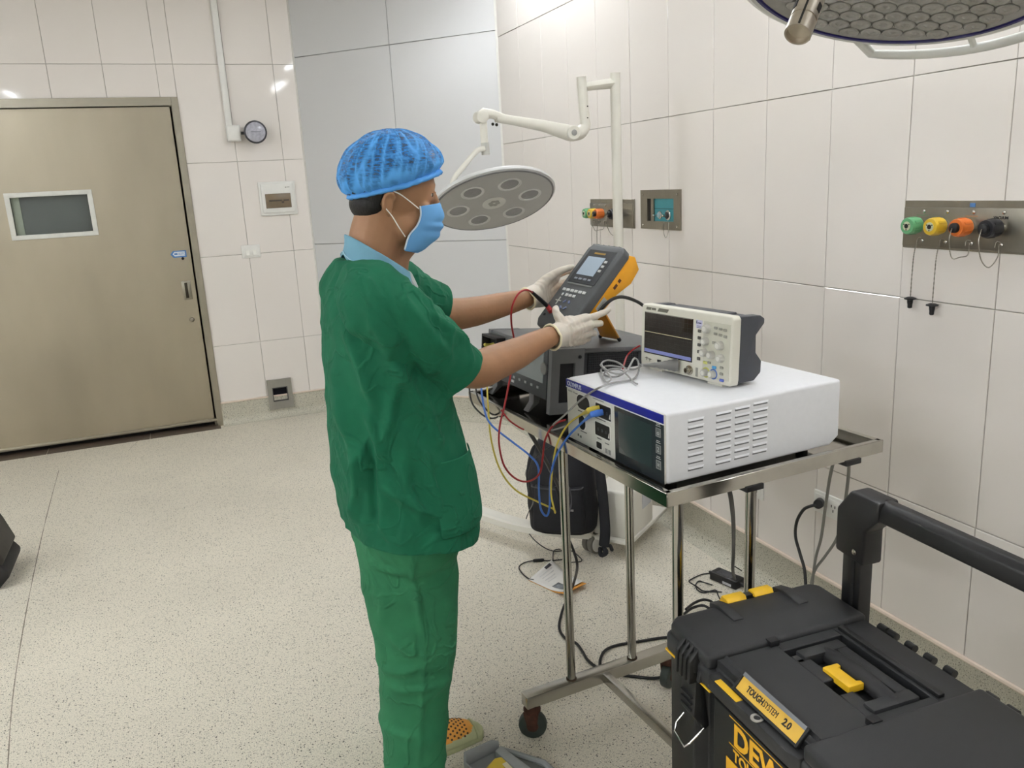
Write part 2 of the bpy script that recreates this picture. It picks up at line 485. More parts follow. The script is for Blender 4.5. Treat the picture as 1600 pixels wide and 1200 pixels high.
# arrow sticker, key switch, recessed pull, lock button
stk = mat('blue_sticker', (70, 118, 176), .4); stw = mat('white_sticker', (214, 222, 230), .4)
def arrow(x0, x1, z, h, y0, y1): return [(x0, z), (x0+h*.8, z+h), (x1, z+h), (x1, z-h), (x0+h*.8, z-h)]
a1 = MB().prism(arrow(-.036, .062, 1.183, .022, 0, 0), .0185, .0199, 'y').build('arrow_sticker', stk, lf)
MB().prism(arrow(-.022, .054, 1.184, .014, 0, 0), .0180, .0186, 'y').build('sticker_field', stw, a1)
text('lettering', 'AUTO', .020, stk, a1, frame((.012, .0178, 1.177), (1, 0, 0), (0, 0, 1), (0, -1, 0)), sx=.8)
MB().prism(arrow(-.014, .008, 1.184, .005, 0, 0), .0174, .0181, 'y').build('arrow_mark', stk, a1)
MB().cyl((.036, .01, 1.153), (.036, .03, 1.153), .009, 14).build('key_switch', mat('dark_key_switch', (50, 50, 50), .4, 1), lf, smooth=True)
MB().box(.006, .016, .882, .062, .022, 1.005).build('pull_plate', STEEL, lf, bevel=.002)
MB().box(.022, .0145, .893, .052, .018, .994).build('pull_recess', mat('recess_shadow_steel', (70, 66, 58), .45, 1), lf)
MB().box(.040, .006, .893, .054, .018, .994).build('pull_lip', STEEL, lf, bevel=.002)
MB().lathe([(.016, 0), (.016, .006), (.011, .012), (.004, .014)], 18, frame((.037, .02, .747), (1, 0, 0), (0, 0, 1), (0, -1, 0))).build('lock_button', STEEL, lf, smooth=True)

# ================================================================== things on the back wall
t = thing('cable_trunking', 'white plastic cable trunking running from the ceiling to a junction box', 'trunking', (.43, YB, 1.97))
MB().box(-.020, -.022, 0, .020, 0, ZC-1.97).build('channel', WHITEP, t, bevel=.002)
MB().box(-.017, -.026, 0, .017, -.021, ZC-1.97).build('cover', WHITEP, t, bevel=.002)
t = thing('junction_box', 'square white junction box at the foot of the trunking', 'junction box', (.45, YB, 1.925))
MB().box(-.044, -.05, -.05, .044, 0, .05).build('body', WHITEP, t, bevel=.006)
MB().box(-.038, -.056, -.044, .038, -.049, .044).build('lid', WHITEP, t, bevel=.004)
t = thing('wall_lamp', 'round clear wall lamp with dark ring beside the junction box', 'wall lamp', (.58, YB, 1.925))
Mw = frame((0, 0, 0), (1, 0, 0), (0, 0, 1), (0, -1, 0))
MB().lathe([(.035, 0), (.035, .02), (.025, .04), (.05, .055), (.068, .075), (.072, .10), (.066, .105)], 32, Mw).build('housing', mat('dark_grey_housing', (62, 62, 66), .4), t, smooth=True)
MB().lathe([(.064, .098), (.060, .108), (.045, .116), (.02, .121), (.003, .122)], 32, Mw).build('lens', mat('clear_ribbed_lens', (172, 172, 182), .12, 0, .15, 60, bump=.5, bscale=60), t, smooth=True)
MB().box(-.03, -.1255, -.002, .03, -.119, .004).build('lens_rib', mat('lens_rib_grey', (128, 128, 138), .3), t)
MB().cyl((-.1, -.03, 0), (-.03, -.03, 0), .009, 10).build('conduit_stub', mat('dark_grey_housing', (62, 62, 66)), t, smooth=True)

t = thing('breaker_box', 'white flush breaker box with a brown see-through flap', 'breaker box', (.682, YB, 1.502))
MB().box(-.12, -.012, -.11, .12, 0, .11).build('frame', WHITEP, t, bevel=.004)
MB().box(-.105, -.022, -.092, .105, -.011, .098).build('cover', WHITEP, t, bevel=.006)
fl = MB().box(-.083, -.026, -.062, .083, -.021, .032).build('flap', mat('brown_translucent_plastic', (112, 98, 80), .2, 0, .06, 20), t, bevel=.003)
MB().box(-.060, -.0275, -.018, .022, -.0255, -.009).box(.034, -.0275, -.018, .068, -.0255, -.009).box(.02, -.0275, -.032, .036, -.0255, -.02).build('breaker_row', mat('breaker_row_dark', (58, 48, 40), .4), fl)
MB().box(.052, -.0228, .066, .060, -.0218, .074).box(.062, -.0228, .069, .082, -.0218, .073).build('maker_mark', mat('pale_print', (160, 158, 152), .5), t)

t = thing('light_switch', 'white double light switch below the breaker box', 'switch', (.467, YB, 1.166))
MB().box(-.06, -.008, -.043, .06, 0, .043).build('plate', WHITEP, t, bevel=.003)
MB().box(-.05, -.011, -.033, .05, -.007, .033).build('inner_frame', WHITEP, t, bevel=.002)
for s in (-1, 1):
    MB().prism([(0, -.016), (-.007, -.016), (-.003, .016), (0, .016)], s*.022-.011, s*.022+.011, 'x').build('rocker', mat('switch_rocker', (240, 239, 232), .3), t).location = (0, -.0105, -.008)

t = thing('wall_box', 'grey square low wall box with a black opening above the floor', 'wall box', (.542, YB, .167))
GREYP = mat('grey_metal_cover', (142, 139, 130), .5, .2, .04, 30)
w0, h0 = .083, .105
mb = MB()
for a, b, c, d in ((-w0, -h0, w0, -.05), (-w0, .05, w0, h0), (-w0, -.05, -.052, .05), (.052, -.05, w0, .05)): mb.box(a, -.02, b, c, .0, d)
mb.build('cover', GREYP, t)
MB().box(-.053, -.004, -.052, .053, .0, .052).build('opening', mat('black_opening', (24, 24, 28), .95, spec=.05), t)
mb = MB()
for a, b, c, d in ((-.052, -.05, .052, -.044), (-.052, .044, .052, .05), (-.052, -.05, -.047, .05), (.047, -.05, .052, .05)): mb.box(a, -.0215, b, c, -.004, d)
mb.build('opening_rim', mat('dark_rim', (70, 68, 66), .4), t)

# ================================================================== medical gas panels on the right wall
GASCOL = {'green': (96, 158, 112), 'yellow': (206, 170, 48), 'orange': (206, 108, 44), 'black': (34, 34, 38)}
CHAINM = mat('bead_chain', (150, 146, 136), .3, 1, .1, 40)
def bead_chain(name, pts, parent, r=.0016):
    pp, _ = resample(pts, [r]*len(pts), 22)
    rr = [r*(1.15 if i % 2 else .6) for i in range(len(pp))]
    return MB().tube(pp, rr, 6).build(name, CHAINM, parent, smooth=True)
# local frame of a wall thing on the right wall: x -> along the wall towards the camera, y -> out of the wall, z up
def wall_frame(y, z): return frame((XR, y, z), (0, -1, 0), (-1, 0, 0), (0, 0, 1))
def gas_outlet(parent, x, colour, plugged, label):
    M = frame((x, 0, 0), (1, 0, 0), (0, 0, -1), (0, 1, 0))
    base = MB().lathe([(.017, .004), (.017, .010), (.013, .012), (.013, .018), (.016, .020), (.016, .028)], 24, M).build('collar', CHROME, parent, smooth=True)
    k = MB().lathe([(.014, .026), (.0215, .028), (.0225, .034), (.0225, .062), (.021, .066), (.009, .0665)], 28, M).build('outlet', mat('gas_'+colour, GASCOL[colour], .32, 0, .05, 40), parent, smooth=True)
    k['label'] = label
    for a in range(6):
        MB().box(-.003, -.001, .034, .003, .0015, .058).build('grip_rib', mat('gas_'+colour, GASCOL[colour]), k).matrix_local = M @ Matrix.Rotation(a*tau/6, 4, 'Z') @ Matrix.Translation((0, .0222, 0))
    if plugged:
        MB().lathe([(.012, .060), (.013, .070), (.012, .076), (.004, .078)], 20, M).build('plug', BLACKP, k, smooth=True)
    else:
        MB().lathe([(.012, .064), (.012, .0678), (.006, .0680)], 20, M).build('face_ring', mat('pale_face', (188, 190, 160), .4), k, smooth=True)
        MB().lathe([(.0062, .064), (.0062, .0688), (.001, .0689)], 16, M).build('bore', mat('bore_black', (20, 20, 20), .6), k, smooth=True)
        for a in range(3):
            MB().lathe([(.0018, .066), (.0018, .0687)], 8, M @ Matrix.Translation((.0095*cos(a*tau/3+1.57), .0095*sin(a*tau/3+1.57), 0))).build('pin_hole', mat('bore_black', (20, 20, 20)), k)
    return k
PANELM = mat('gas_panel_steel', (150, 145, 134), .38, 1.0, .04, 8, stretch=(6, 1, 1))
def gas_panel(y_left, length, zc, h, lab, outlets, hang):
    t = thing('gas_panel', lab, 'gas panel', M=wall_frame(y_left, zc))
    MB().box(0, 0, -h/2, length, .006, h/2).build('back_plate', PANELM, t, bevel=.001, seg=1)
    MB().box(.004, .005, -h/2+.006, length-.004, .012, h/2-.018).build('front_plate', PANELM, t, bevel=.002, seg=2)
    for i, (x, c, plugged) in enumerate(outlets):
        gas_outlet(t, x, c, plugged, c+' gas outlet')
        for z in (.036, -.043): MB().lathe([(.005, .011), (.005, .014), (.002, .0155)], 12, frame((x+.006, 0, z), (1, 0, 0), (0, 0, -1), (0, 1, 0))).build('screw', SCREW, t, smooth=True)
        hk = MB().tube([(x+.002, .012, -.036), (x-.002, .018, -.034), (x-.006, .018, -.038), (x-.010, .014, -.05)], .0013, 6).build('hook', SCREW, t)
        if i in hang:
            L = hang[i]
            bead_chain('chain', [(x-.010, .015, -.048), (x-.013, .02, -.09), (x-.015, .02, -.048-L)], t)
            pz = -.048-L; px_ = x-.015
            MB().lathe([(.008, pz+.004), (.016, pz+.001), (.016, pz-.002), (.008, pz-.004), (.0075, pz-.012), (.0065, pz-.016), (.006, pz-.026), (.003, pz-.028)], 16).build('hanging_plug', BLACKP, t, smooth=True).location = (px_, .02, 0)
        elif plugged:
            d = .095 if i == 3 else .075
            bead_chain('chain', [(x, .078, 0), (x-.003, .082, -.03), (x-.001, .07, -.075), (x+.006, .05, -d), (x+.012, .03, -.07), (x+.003, .018, -.04)], t)
    return t
g1 = gas_panel(1.753, .60, 1.3575, .129, 'long steel gas panel with green, yellow, orange and black outlets', 
               [(.066, 'green', 0), (.140, 'yellow', 0), (.218, 'orange', 1), (.302, 'black', 1)], {0: .155, 1: .165})
text('lettering', 'VACUUM', .0095, mat('engraved_black', (40, 40, 40), .6), g1, frame((.300, .0123, .020), (1, 0, 0), (0, 0, 1), (0, 1, 0)) , bold=.0003, align='CENTER')
for x, c in ((.066, (122, 136, 112)), (.218, (166, 130, 100))):
    MB().box(x-.018, .0115, .024, x+.018, .0123, .0275).build('worn_print', mat('faded_print_%d' % c[0], c, .6), g1)
MB().box(.206, .0055, .048, .222, .0072, .058).build('blue_tape', mat('blue_tape', (84, 130, 186), .5), g1)
g2 = gas_panel(3.642, .414, 1.363, .128, 'short steel gas panel behind the lamp pole, beside the teal box',
               [(.045, 'green', 0), (.100, 'yellow', 0), (.160, 'orange', 1), (.30, 'black', 1)], {0: .12, 1: .13})

t = thing('outlet_box', 'steel framed recessed box with teal inset and two round connectors', 'wall outlet', M=wall_frame(3.169, 1.3835))
hh = .0815; mb = MB()
for a, b, c, d in ((0, -hh, .304, -.048), (0, .045, .304, hh), (0, -.048, .055, .045), (.085, -.048, .106, .045), (.258, -.048, .304, .045)): mb.box(a, 0, b, c, .008, d)
mb.build('frame', PANELM, t)
MB().box(.055, 0, -.048, .085, .002, .045).build('dark_slot', mat('slot_dark', (36, 32, 28), .6), t)
ins = MB().box(.106, 0, -.048, .258, .002, .045).build('inset', mat('teal_enamel', (62, 140, 150), .4, 0, .04, 30), t)
MB().box(.106, .0015, .003, .258, .004, .006).build('groove', mat('teal_dark', (38, 96, 104), .5), ins)
for x, r, c in ((.150, .014, (150, 170, 175)), (.212, .018, (48, 42, 44))):
    M = frame((x, 0, -.022), (1, 0, 0), (0, 0, -1), (0, 1, 0))
    k = MB().lathe([(r, .001), (r*1.15, .004), (r*1.15, .007), (r*.9, .010)], 24, M).build('connector', CHROME, ins, smooth=True)
    MB().lathe([(r*.85, .006), (r*.8, .013), (r*.3, .015)], 20, M).build('socket', mat('socket_%d' % c[0], c, .35), ins, smooth=True)
    MB().lathe([(r*.3, .01), (r*.3, .032), (r*.12, .034)], 14, M @ Matrix.Translation((-.010 if c[0] > 100 else 0, 0, 0))).build('pin', CHROME, ins, smooth=True)
for x, z in ((.02, .062), (.284, .062), (.02, -.066), (.284, -.066)):
    MB().lathe([(.005, .007), (.005, .010), (.002, .011)], 12, frame((x, 0, z), (1, 0, 0), (0, 0, -1), (0, 1, 0))).build('screw', SCREW, t, smooth=True)
bead_chain('chain', [(.205, .02, -.05), (.202, .02, -.09), (.218, .02, -.112), (.236, .02, -.09), (.234, .016, -.05)], t)

# wall sockets
def socket(y, z, lab, cat='socket'):
    t = thing('wall_socket', lab, cat, M=wall_frame(y, z))
    MB().box(-.062, 0, -.039, .062, .008, .039).build('plate', WHITEP, t, bevel=.003)
    for c in (-.030, .030):
        MB().box(c-.026, .007, -.028, c+.026, .0095, .028).build('module', WHITEP, t, bevel=.0015)
        for dx, dz in ((-.008, .006), (.008, .006), (0, -.010)):
            MB().box(c+dx-.002, .009, dz-.0045, c+dx+.002, .0098, dz+.0045).build('slot', mat('socket_slot', (30, 28, 28), .6), t)
    return t
socket(1.997, .424, 'white wall socket with a black plug in it, behind the black tool chest')
socket(2.385, .362, 'white wall socket partly hidden behind the trolley leg')
# ================================================================== mobile examination lamp
CREAM = mat('cream_enamel', (222, 219, 208), .35, 0, .02, 20)
PX, PY = 1.635, 2.905
lamp = thing('examination_lamp', 'cream mobile examination lamp with jointed arm and grey round six-light head', 'lamp', (0, 0, 0))
PT = P(960, 114, X=PX).z
MB().tube([(PX, PY, .14), (PX, PY, PT)], .0195, 24).build('pole', CREAM, lamp, smooth=True)
# everything on the arm lies in an upright plane through the pole
def A(px, py, dy=0.0): return P(px, py, Y=PY+dy)
a0 = A(958, 130); a1 = A(905, 137)
MB().tube([a0, a1], (.020, .016), 4).build('top_arm', CREAM, lamp, bevel=.003)
vt, vb = A(908, 120), A(914, 190)
MB().tube([vt, vb], .019, 20).build('drop_tube', CREAM, lamp, smooth=True)
for yy in (184, 166): MB().ball(A(918, yy, -.018), .003, 8, 6).build('bolt', mat('dark_bolt', (60, 58, 52), .4, 1), lamp)
kn = A(908, 207)
mb = MB().limb([A(914, 188), A(914, 198), A(906, 207), A(893, 210)], [.0195, .021, .026, .026], 18, 5)
mb.build('elbow_joint', CREAM, lamp, smooth=True)
M = frame(A(892, 208), (1, 0, 0), (0, 0, 1), (0, -1, 0))
MB().lathe([(.026, -.026), (.027, .026), (.024, .029)], 28, M).build('pivot_drum', CREAM, lamp, smooth=True)
MB().lathe([(.011, .025), (.011, .031), (.009, .032)], 20, M).build('pivot_cap', mat('grey_cap', (150, 150, 146), .4), lamp, smooth=True)
MB().tube([A(890, 208), A(850, 197), A(800, 188), A(775, 184)], [(.030, .022), (.021, .018), (.0165, .016), (.0165, .016)], 20).build('spring_arm', CREAM, lamp, smooth=True)
MB().tube([A(788, 185), A(768, 178), A(757, 178), A(748, 184)], [(.014, .014), (.016, .02), (.022, .022), (.020, .022)], 18).build('arm_head', CREAM, lamp, smooth=True)
M = frame(A(751, 183), (1, 0, 0), (0, 0, 1), (0, -1, 0))
MB().lathe([(.022, -.023), (.022, .023), (.018, .026)], 24, M).build('head_pivot', CREAM, lamp, smooth=True)
MB().ball(A(770, 194), .006, 8, 6).ball(A(776, 195), .006, 8, 6).build('lock_screw', mat('dark_bolt', (60, 58, 52)), lamp)
MB().tube([A(755, 190), A(757, 224)], .0135, 18).build('yoke_tube', CREAM, lamp, smooth=True)
MB().tube([A(757.5, 223), A(759, 242)], .0155, 18).build('yoke_sleeve', mat('grey_sleeve', (186, 185, 178), .4), lamp, smooth=True)
# lamp head disc: plane through the head centre, tilted
hc = A(771, 313, -.02)
view = (EYE-hc).normalized()
HR = .5*(A(862, 288, -.02)-A(682, 330, -.02)).length
ax = (A(862, 289, -.02)-A(683, 331, -.02)).normalized()        # long axis as seen
side = ax.cross(view).normalized()
if side.z < 0: side = -side                                     # roughly upwards in view
el = math.asin(.43)
nrm = (view*sin(el) - side*cos(el)).normalized()               # the lit face looks down at us
ax = (ax-nrm*ax.dot(nrm)).normalized(); ay = nrm.cross(ax)
MH = frame(hc, ax, ay, nrm)
HEADG = mat('lamp_head_grey', (172, 172, 170), .4, 0, .02, 30); HEADR = mat('lamp_head_rim', (205, 205, 204), .35)
hd = MB().lathe([(.0, -.045), (HR*.35, -.044), (HR*.75, -.034), (HR*.97, -.012), (HR, -.002), (HR, .004), (HR*.965, .008)], 64, MH).build('head_shell', HEADR, lamp, smooth=True)
MB().lathe([(HR*.955, .004), (HR*.95, .009), (HR*.93, .010), (.001, .010)], 64, MH).build('head_face', HEADG, lamp, smooth=True)
MB().lathe([(HR*.975, .0045), (HR*.968, .0095), (HR*.945, .0102), (HR*.94, .006)], 64, MH).build('rim_seam', mat('seam_grey', (110, 110, 112), .5), lamp, smooth=True)
LENS = mat('unlit_lens', (138, 138, 140), .18, 0, .05, 80, bump=.25, bscale=300); RING = mat('lens_ring', (206, 206, 204), .3)
for k in range(6):
    a = radians(32)+k*tau/6 if False else k*tau/6+radians(18)
    c = MH @ Matrix.Translation((HR*.58*cos(a), HR*.58*sin(a), 0))
    rg = MB().lathe([(HR*.185, .009), (HR*.185, .0125), (HR*.165, .0125), (HR*.16, .0105)], 32, c).build('lens_ring', RING, lamp, smooth=True)
    MB().lathe([(HR*.162, .0098), (HR*.12, .0112), (.001, .0117)], 32, c).build('lens', LENS, rg, smooth=True)
hub = MB().lathe([(HR*.19, .009), (HR*.19, .0125), (.001, .0128)], 32, MH).build('centre_disc', mat('centre_disc', (204, 205, 200), .35), lamp, smooth=True)
for k in range(6):
    a = k*tau/6; MB().lathe([(.009, .0125), (.009, .0135), (.006, .0137), (.001, .0132)], 12, MH @ Matrix.Translation((.014*cos(a), .014*sin(a), 0))).build('centre_led', mat('led_grey', (150, 150, 144), .3), hub)
# yoke bent from the sleeve down to the side joint of the head
jl = hc-ax*HR
bend = [A(757, 232, -.01), A(745, 236, -.01), A(727, 257, -.01), A(711, 277, -.01), A(706, 292, .0), A(705, 305, .02)]
pp, rr = resample(bend, [.0095]*6, 6)
MB().tube(pp, .0095, 14).build('yoke', CREAM, lamp, smooth=True)
MB().tube([jl-ax*.028, jl+ax*.03], [.017, .024], 20).build('side_joint', HEADR, lamp, smooth=True)
MB().tube([jl-ax*.034, jl-ax*.026], .019, 20).build('joint_ring', mat('black_ring', (46, 46, 48), .5), lamp, smooth=True)
MB().tube([jl-ax*.075, jl-ax*.030], [.013, .014], 18).build('grip', WHITEP, lamp, smooth=True)
# base: low pedestal, two curved legs, casters
c1, c2, c3, c4 = [P(*q, Z=0) for q in ((728, 822), (928, 862), (992, 804), (836, 752))]
BASEM = mat('base_enamel', (226, 223, 213), .4, 0, .02, 20)
def leg(a, b, m):
    pp, rr = resample([a, m, b], [1]*3, 10)
    mb = MB(); rows = []
    for i, p in enumerate(pp):
        tdir = (pp[min(i+1, len(pp)-1)]-pp[max(i-1, 0)]).normalized(); n = Vector((-tdir.y, tdir.x, 0))
        w_ = .034
        rows.append([p+n*w_*c+Vector((0, 0, z)) for c, z in ((-1, .070), (-1, .096), (-.8, .104), (.8, .104), (1, .096), (1, .070))])
    mb.grid(rows, True)
    k = len(rows[0]); mb.f += [tuple(range(k)), tuple(range(len(mb.v)-k, len(mb.v)))]
    return mb.build('base_leg', BASEM, lamp, smooth=True)
mid = (c2+c3)/2
leg(c1+Vector((.02, -.01, 0)), c2, (c1+c2)/2+Vector((-.03, -.05, 0)))
leg(c4, c3, (c4+c3)/2+Vector((.03, .05, 0)))
bx = (c3-c2).normalized(); by = Vector((-bx.y, bx.x, 0))
mb = MB(); mb.M = frame((PX, PY, 0), bx, by, (0, 0, 1))
mb.box(-.19, -.115, .085, .05, .055, .29)
mb.build('pedestal', BASEM, lamp, bevel=.012, seg=3)
mb = MB(); mb.M = frame((PX, PY, 0), bx, by, (0, 0, 1))
mb.box(-.21, -.12, .07, .20, .06, .088); mb.build('base_plate', BASEM, lamp, bevel=.006)
mb = MB(); mb.M = frame((PX, PY, 0), bx, by, (0, 0, 1))
mb.box(-.07, -.1175, .18, .02, -.114, .25); mb.build('rating_label', mat('label_grey', (190, 192, 196), .5), lamp)
WHEELG = mat('grey_tyre', (110, 106, 98), .5, 0, .05, 40); HUBW = mat('pale_hub', (214, 213, 208), .4)
def caster(parent, p, ang, r=.045, top=.075, wm=WHEELG, hm=HUBW, fm=None, half=.012, gap=.016, hk=.78):
    c = bpy.data.objects.new('caster', None); COL.objects.link(c); c.parent = parent; c.location = p; c.rotation_euler = (0, 0, ang)
    for s in (-1, 1) if gap else (0,):
        w_ = MB().lathe([(r*.80, -half), (r*.96, -half*.9), (r, -half*.5), (r, half*.5), (r*.96, half*.9), (r*.80, half)], 32, frame((0, s*gap, r), (1, 0, 0), (0, 0, 1), (0, -1, 0))).build('wheel', wm, c, smooth=True)
        MB().lathe([(r*hk, -half*1.05), (r*hk*.97, -half*1.15), (.001, -half*1.2)] , 28, frame((0, s*gap, r), (1, 0, 0), (0, 0, 1), (0, -1, 0))).build('hub', hm, w_, smooth=True)
        MB().lathe([(r*hk, half*1.05), (r*hk*.97, half*1.15), (.001, half*1.2)] , 28, frame((0, s*gap, r), (1, 0, 0), (0, 0, 1), (0, -1, 0))).build('hub', hm, w_, smooth=True)
    MB().cyl((0, -gap-half, r), (0, gap+half, r), .006, 12).build('axle', CHROME, c)
    MB().prism([(-.022, r*1.0), (.012, r*1.0), (.018, r*2.05), (-.012, r*2.05)], -.004, .004, 'y').build('fork', fm or GREYP, c)
    MB().cyl((0, 0, r*1.9), (0, 0, max(top, r*2.1)), .009, 12).build('stem', CHROME, c, smooth=True)
    return c
for q, an in ((c1, 1.2), (c2, .3), (c3, 1.1), (c4, .4)): caster(lamp, q, an)

# ================================================================== ceiling surgical lamp
oc = EYE+(_R*((1410-800)/FPX)-_U*((-50-600)/FPX)+_f)*1.34
view = (EYE-oc).normalized()
ax = _R*1.0; ax = (ax-view*ax.dot(view)).normalized()
side = ax.cross(view).normalized()
if side.z < 0: side = -side
el = math.asin(.47)
nrm = (view*sin(el)-side*cos(el)).normalized()
ax = (ax-nrm*ax.dot(nrm)).normalized(); ay = nrm.cross(ax)
MO = frame(oc, ax, ay, nrm)
OR_ = 237/FPX*1.34
ov = thing('surgical_lamp', 'large round ceiling surgical lamp with clear lens dome and sterile handle', 'surgical lamp', (0, 0, 0))
OWH = mat('surgical_lamp_enamel', (206, 206, 200), .3)
MB().lathe([(.001, -.09), (OR_*.5, -.085), (OR_*.9, -.06), (OR_*1.08, -.03), (OR_*1.125, -.008), (OR_*1.11, .006), (OR_*1.06, .012), (OR_*1.02, .008)], 96, MO).build('housing', OWH, ov, smooth=True)
MB().lathe([(OR_*1.03, .004), (OR_*1.022, .0125), (OR_*1.0, .0125), (OR_*.995, .006)], 96, MO).build('blue_gasket', mat('navy_gasket', (34, 30, 92), .4), ov, smooth=True)
lensm = mat('led_lens_cover', (134, 132, 126), .10, 0, .10, 40, coat=.3)
MB().lathe([(OR_*1.0, .004), (OR_*.99, .010), (.001, .012)], 96, MO).build('lens_cover', lensm, ov, smooth=True)
ledm = mat('led_collimator', (138, 136, 130), .12, 0, .10, 120, coat=.3)
ledme = MB().lathe([(.0195, 0), (.017, .002), (.013, .0015), (.009, .0002), (.006, .0008), (.002, .003), (.0005, .0032)], 14).mesh('led_collimator'); ledme.shade_smooth(); ledme.materials.append(ledm)
row = 0
y = -OR_*.98
while y < OR_*.98:
    x = -OR_*.98+(row % 2)*.019
    while x < OR_*.98:
        if x*x+y*y < (OR_*.94)**2:
            o = bpy.data.objects.new('led_lens', ledme); COL.objects.link(o); o.parent = ov; o.matrix_local = MO @ Matrix.Translation((x, y, .0112))
        x += .038
    y += .033; row += 1
# guard rail around the rim, ties to the ceiling arm
rail = [MO @ Vector((OR_*1.22*cos(a), OR_*1.22*sin(a), .012)) for a in [radians(-95)+i*radians(150)/30 for i in range(31)]]
e0, e1 = MO @ Vector((OR_*1.09*cos(radians(-105)), OR_*1.09*sin(radians(-105)), -.01)), MO @ Vector((OR_*1.09*cos(radians(65)), OR_*1.09*sin(radians(65)), -.01))
MB().tube([e0]+rail+[e1], .009, 10).build('guard_rail', OWH, ov, smooth=True)
for a in (-60, 0): MB().tube([MO @ Vector((OR_*1.06*cos(radians(a)), OR_*1.06*sin(radians(a)), -.005)), MO @ Vector((OR_*1.22*cos(radians(a)), OR_*1.22*sin(radians(a)), .012))], .006, 10).build('rail_stay', OWH, ov, smooth=True)
# slotted handle holder hanging from the rim
h0 = EYE+(_R*((1276-800)/FPX)-_U*((-22-600)/FPX)+_f)*1.22
h1 = EYE+(_R*((1246-800)/FPX)-_U*((54-600)/FPX)+_f)*1.19
hz = (h1-h0).normalized(); hx = hz.orthogonal().normalized(); hy = hz.cross(hx); HL = (h1-h0).length
MHn = frame(h0, hx, hy, hz)
hm = mat('handle_steel', (190, 182, 170), .38, 1.0, .08, 60)
hn = MB().lathe([(.021, -.10), (.021, 0), (.0195, .004), (.0195, HL*.70), (.0180, HL*.70), (.0180, HL*.73), (.0193, HL*.73), (.0193, HL), (.0165, HL), (.0165, HL*.9), (.001, HL*.88)], 32, MHn).build('handle_holder', hm, ov, smooth=True)
for k in range(3):
    a = k*tau/3+.4
    MB().box(-.0015, .0186, HL*.25, .0015, .0202, HL*.98).build('slot', mat('slot_black', (24, 22, 20), .6), hn).matrix_local = MHn @ Matrix.Rotation(a, 4, 'Z')
    MB().box(-.004, .0186, HL*.45, .004, .0202, HL*.60).build('clip_hole', mat('slot_black', (24, 22, 20)), hn).matrix_local = MHn @ Matrix.Rotation(a+1.0, 4, 'Z')
# bracket to the housing and swing arm up to the ceiling
hb = MO @ Vector((-OR_*.55, OR_*.2, .0))
MB().tube([h0-hz*.09, (h0-hz*.1+hb)/2, hb], [.016, .018, .02], 12).build('handle_bracket', OWH, ov, smooth=True)
top = oc-nrm*.09
MB().tube([top, top+Vector((0, 0, .12)), Vector((top.x, top.y, 2.55)), Vector((top.x-.5, top.y-.1, 2.62)), Vector((top.x-.5, top.y-.1, ZC))], .03, 16).build('swing_arm', OWH, ov, smooth=True)
# ================================================================== stainless trolley
TH = radians(3.6)
CO = Vector((.892, 1.399, 0))
CM = Matrix.Translation(CO) @ Matrix.Rotation(TH, 4, 'Z')
def CF(x, y, z, rz=0, ry=0): return CM @ Matrix.Translation((x, y, z)) @ Matrix.Rotation(rz, 4, 'Z') @ Matrix.Rotation(ry, 4, 'Y')
TRAYM = mat('mirror_steel_sheet', (176, 172, 164), .10, 1.0, .06, 14, bump=.04, bscale=18)
RIMM = mat('steel_rim', (190, 187, 178), .16, 1.0, .05, 30)
LEGM = mat('steel_tube', (168, 166, 160), .16, 1.0, .05, 12)
RUST = mat('rusty_fork', (74, 46, 34), .75, .3, .35, 60, bump=.4, bscale=160)
DKWHEEL = mat('dark_green_wheel', (52, 60, 56), .55, 0, .12, 60)
TW, TL_ = .646, 1.083
cart = thing('instrument_trolley', 'stainless steel trolley with raised tray edge carrying the electronic devices', 'trolley', M=CM)
MB().box(.004, .004, .846, TW-.004, TL_-.004, .850).build('tray', TRAYM, cart)
def rim(a, b, c, d):
    # flat apron outside, rolled inner lip
    return MB().box(a, b, .838, c, d, .870)
for nm, q in (('tray_edge', (0, 0, TW, .004)), ('tray_edge', (0, TL_-.004, TW, TL_)), ('tray_edge', (0, 0, .004, TL_)), ('tray_edge', (TW-.004, 0, TW, TL_))):
    rim(*q).build(nm, RIMM, cart, bevel=.001, seg=1)
lip = MB()
for a, b, c, d in ((.003, .003, TW-.003, .016), (.003, TL_-.016, TW-.003, TL_-.003), (.003, .003, .016, TL_-.003), (TW-.016, .003, TW-.003, TL_-.003)):
    x0, y0, x1, y1 = a, b, c, d
    lip.box(x0, y0, .8655, x1, y1, .8705)
lip.build('rim_lip', RIMM, cart, bevel=.0015)
LX, LY = (.018, .225), (.025, .487)
for y in LY:
    for x0_ in LX:
        x = x0_+(.028 if y < .1 else 0)
        l = MB().cyl((x, y, .14), (x, y, .846), .0125, 24).build('leg', LEGM, cart, smooth=True)
        MB().lathe([(.0150, 0), (.0158, .002), (.0150, .005), (.0126, .006)], 20).build('weld_ring', mat('weld_dark', (70, 58, 46), .5, .8), l, smooth=True).location = (x, y, .138)
    MB().box(-.135, y-.019, .102, .38, y+.019, .140).build('base_bar', mat('base_bar_steel', (182, 180, 173), .26, 1.0, .05, 30, bump=.05, bscale=60), cart, bevel=.003)
    for x, an in ((-.112, 2.6), (.357, .5)):
        c = caster(cart, (x, y, 0), an, r=.040, wm=DKWHEEL, hm=RUST, fm=RUST, half=.013, gap=0, hk=.42)
        for s in (-1, 1): MB().prism([(-.012, .037), (.012, .030), (.024, .088), (-.020, .088)], s*.017-.002, s*.017+.002, 'y').build('fork', RUST, c)
        MB().lathe([(.024, .082), (.025, .090), (.020, .098), (.020, .103)], 20).build('swivel_head', RUST, c, smooth=True)
MB().box(.112, LY[0], .106, .134, LY[1], .134).build('stretcher', mat('base_bar_steel', (186, 182, 172)), cart, bevel=.002)
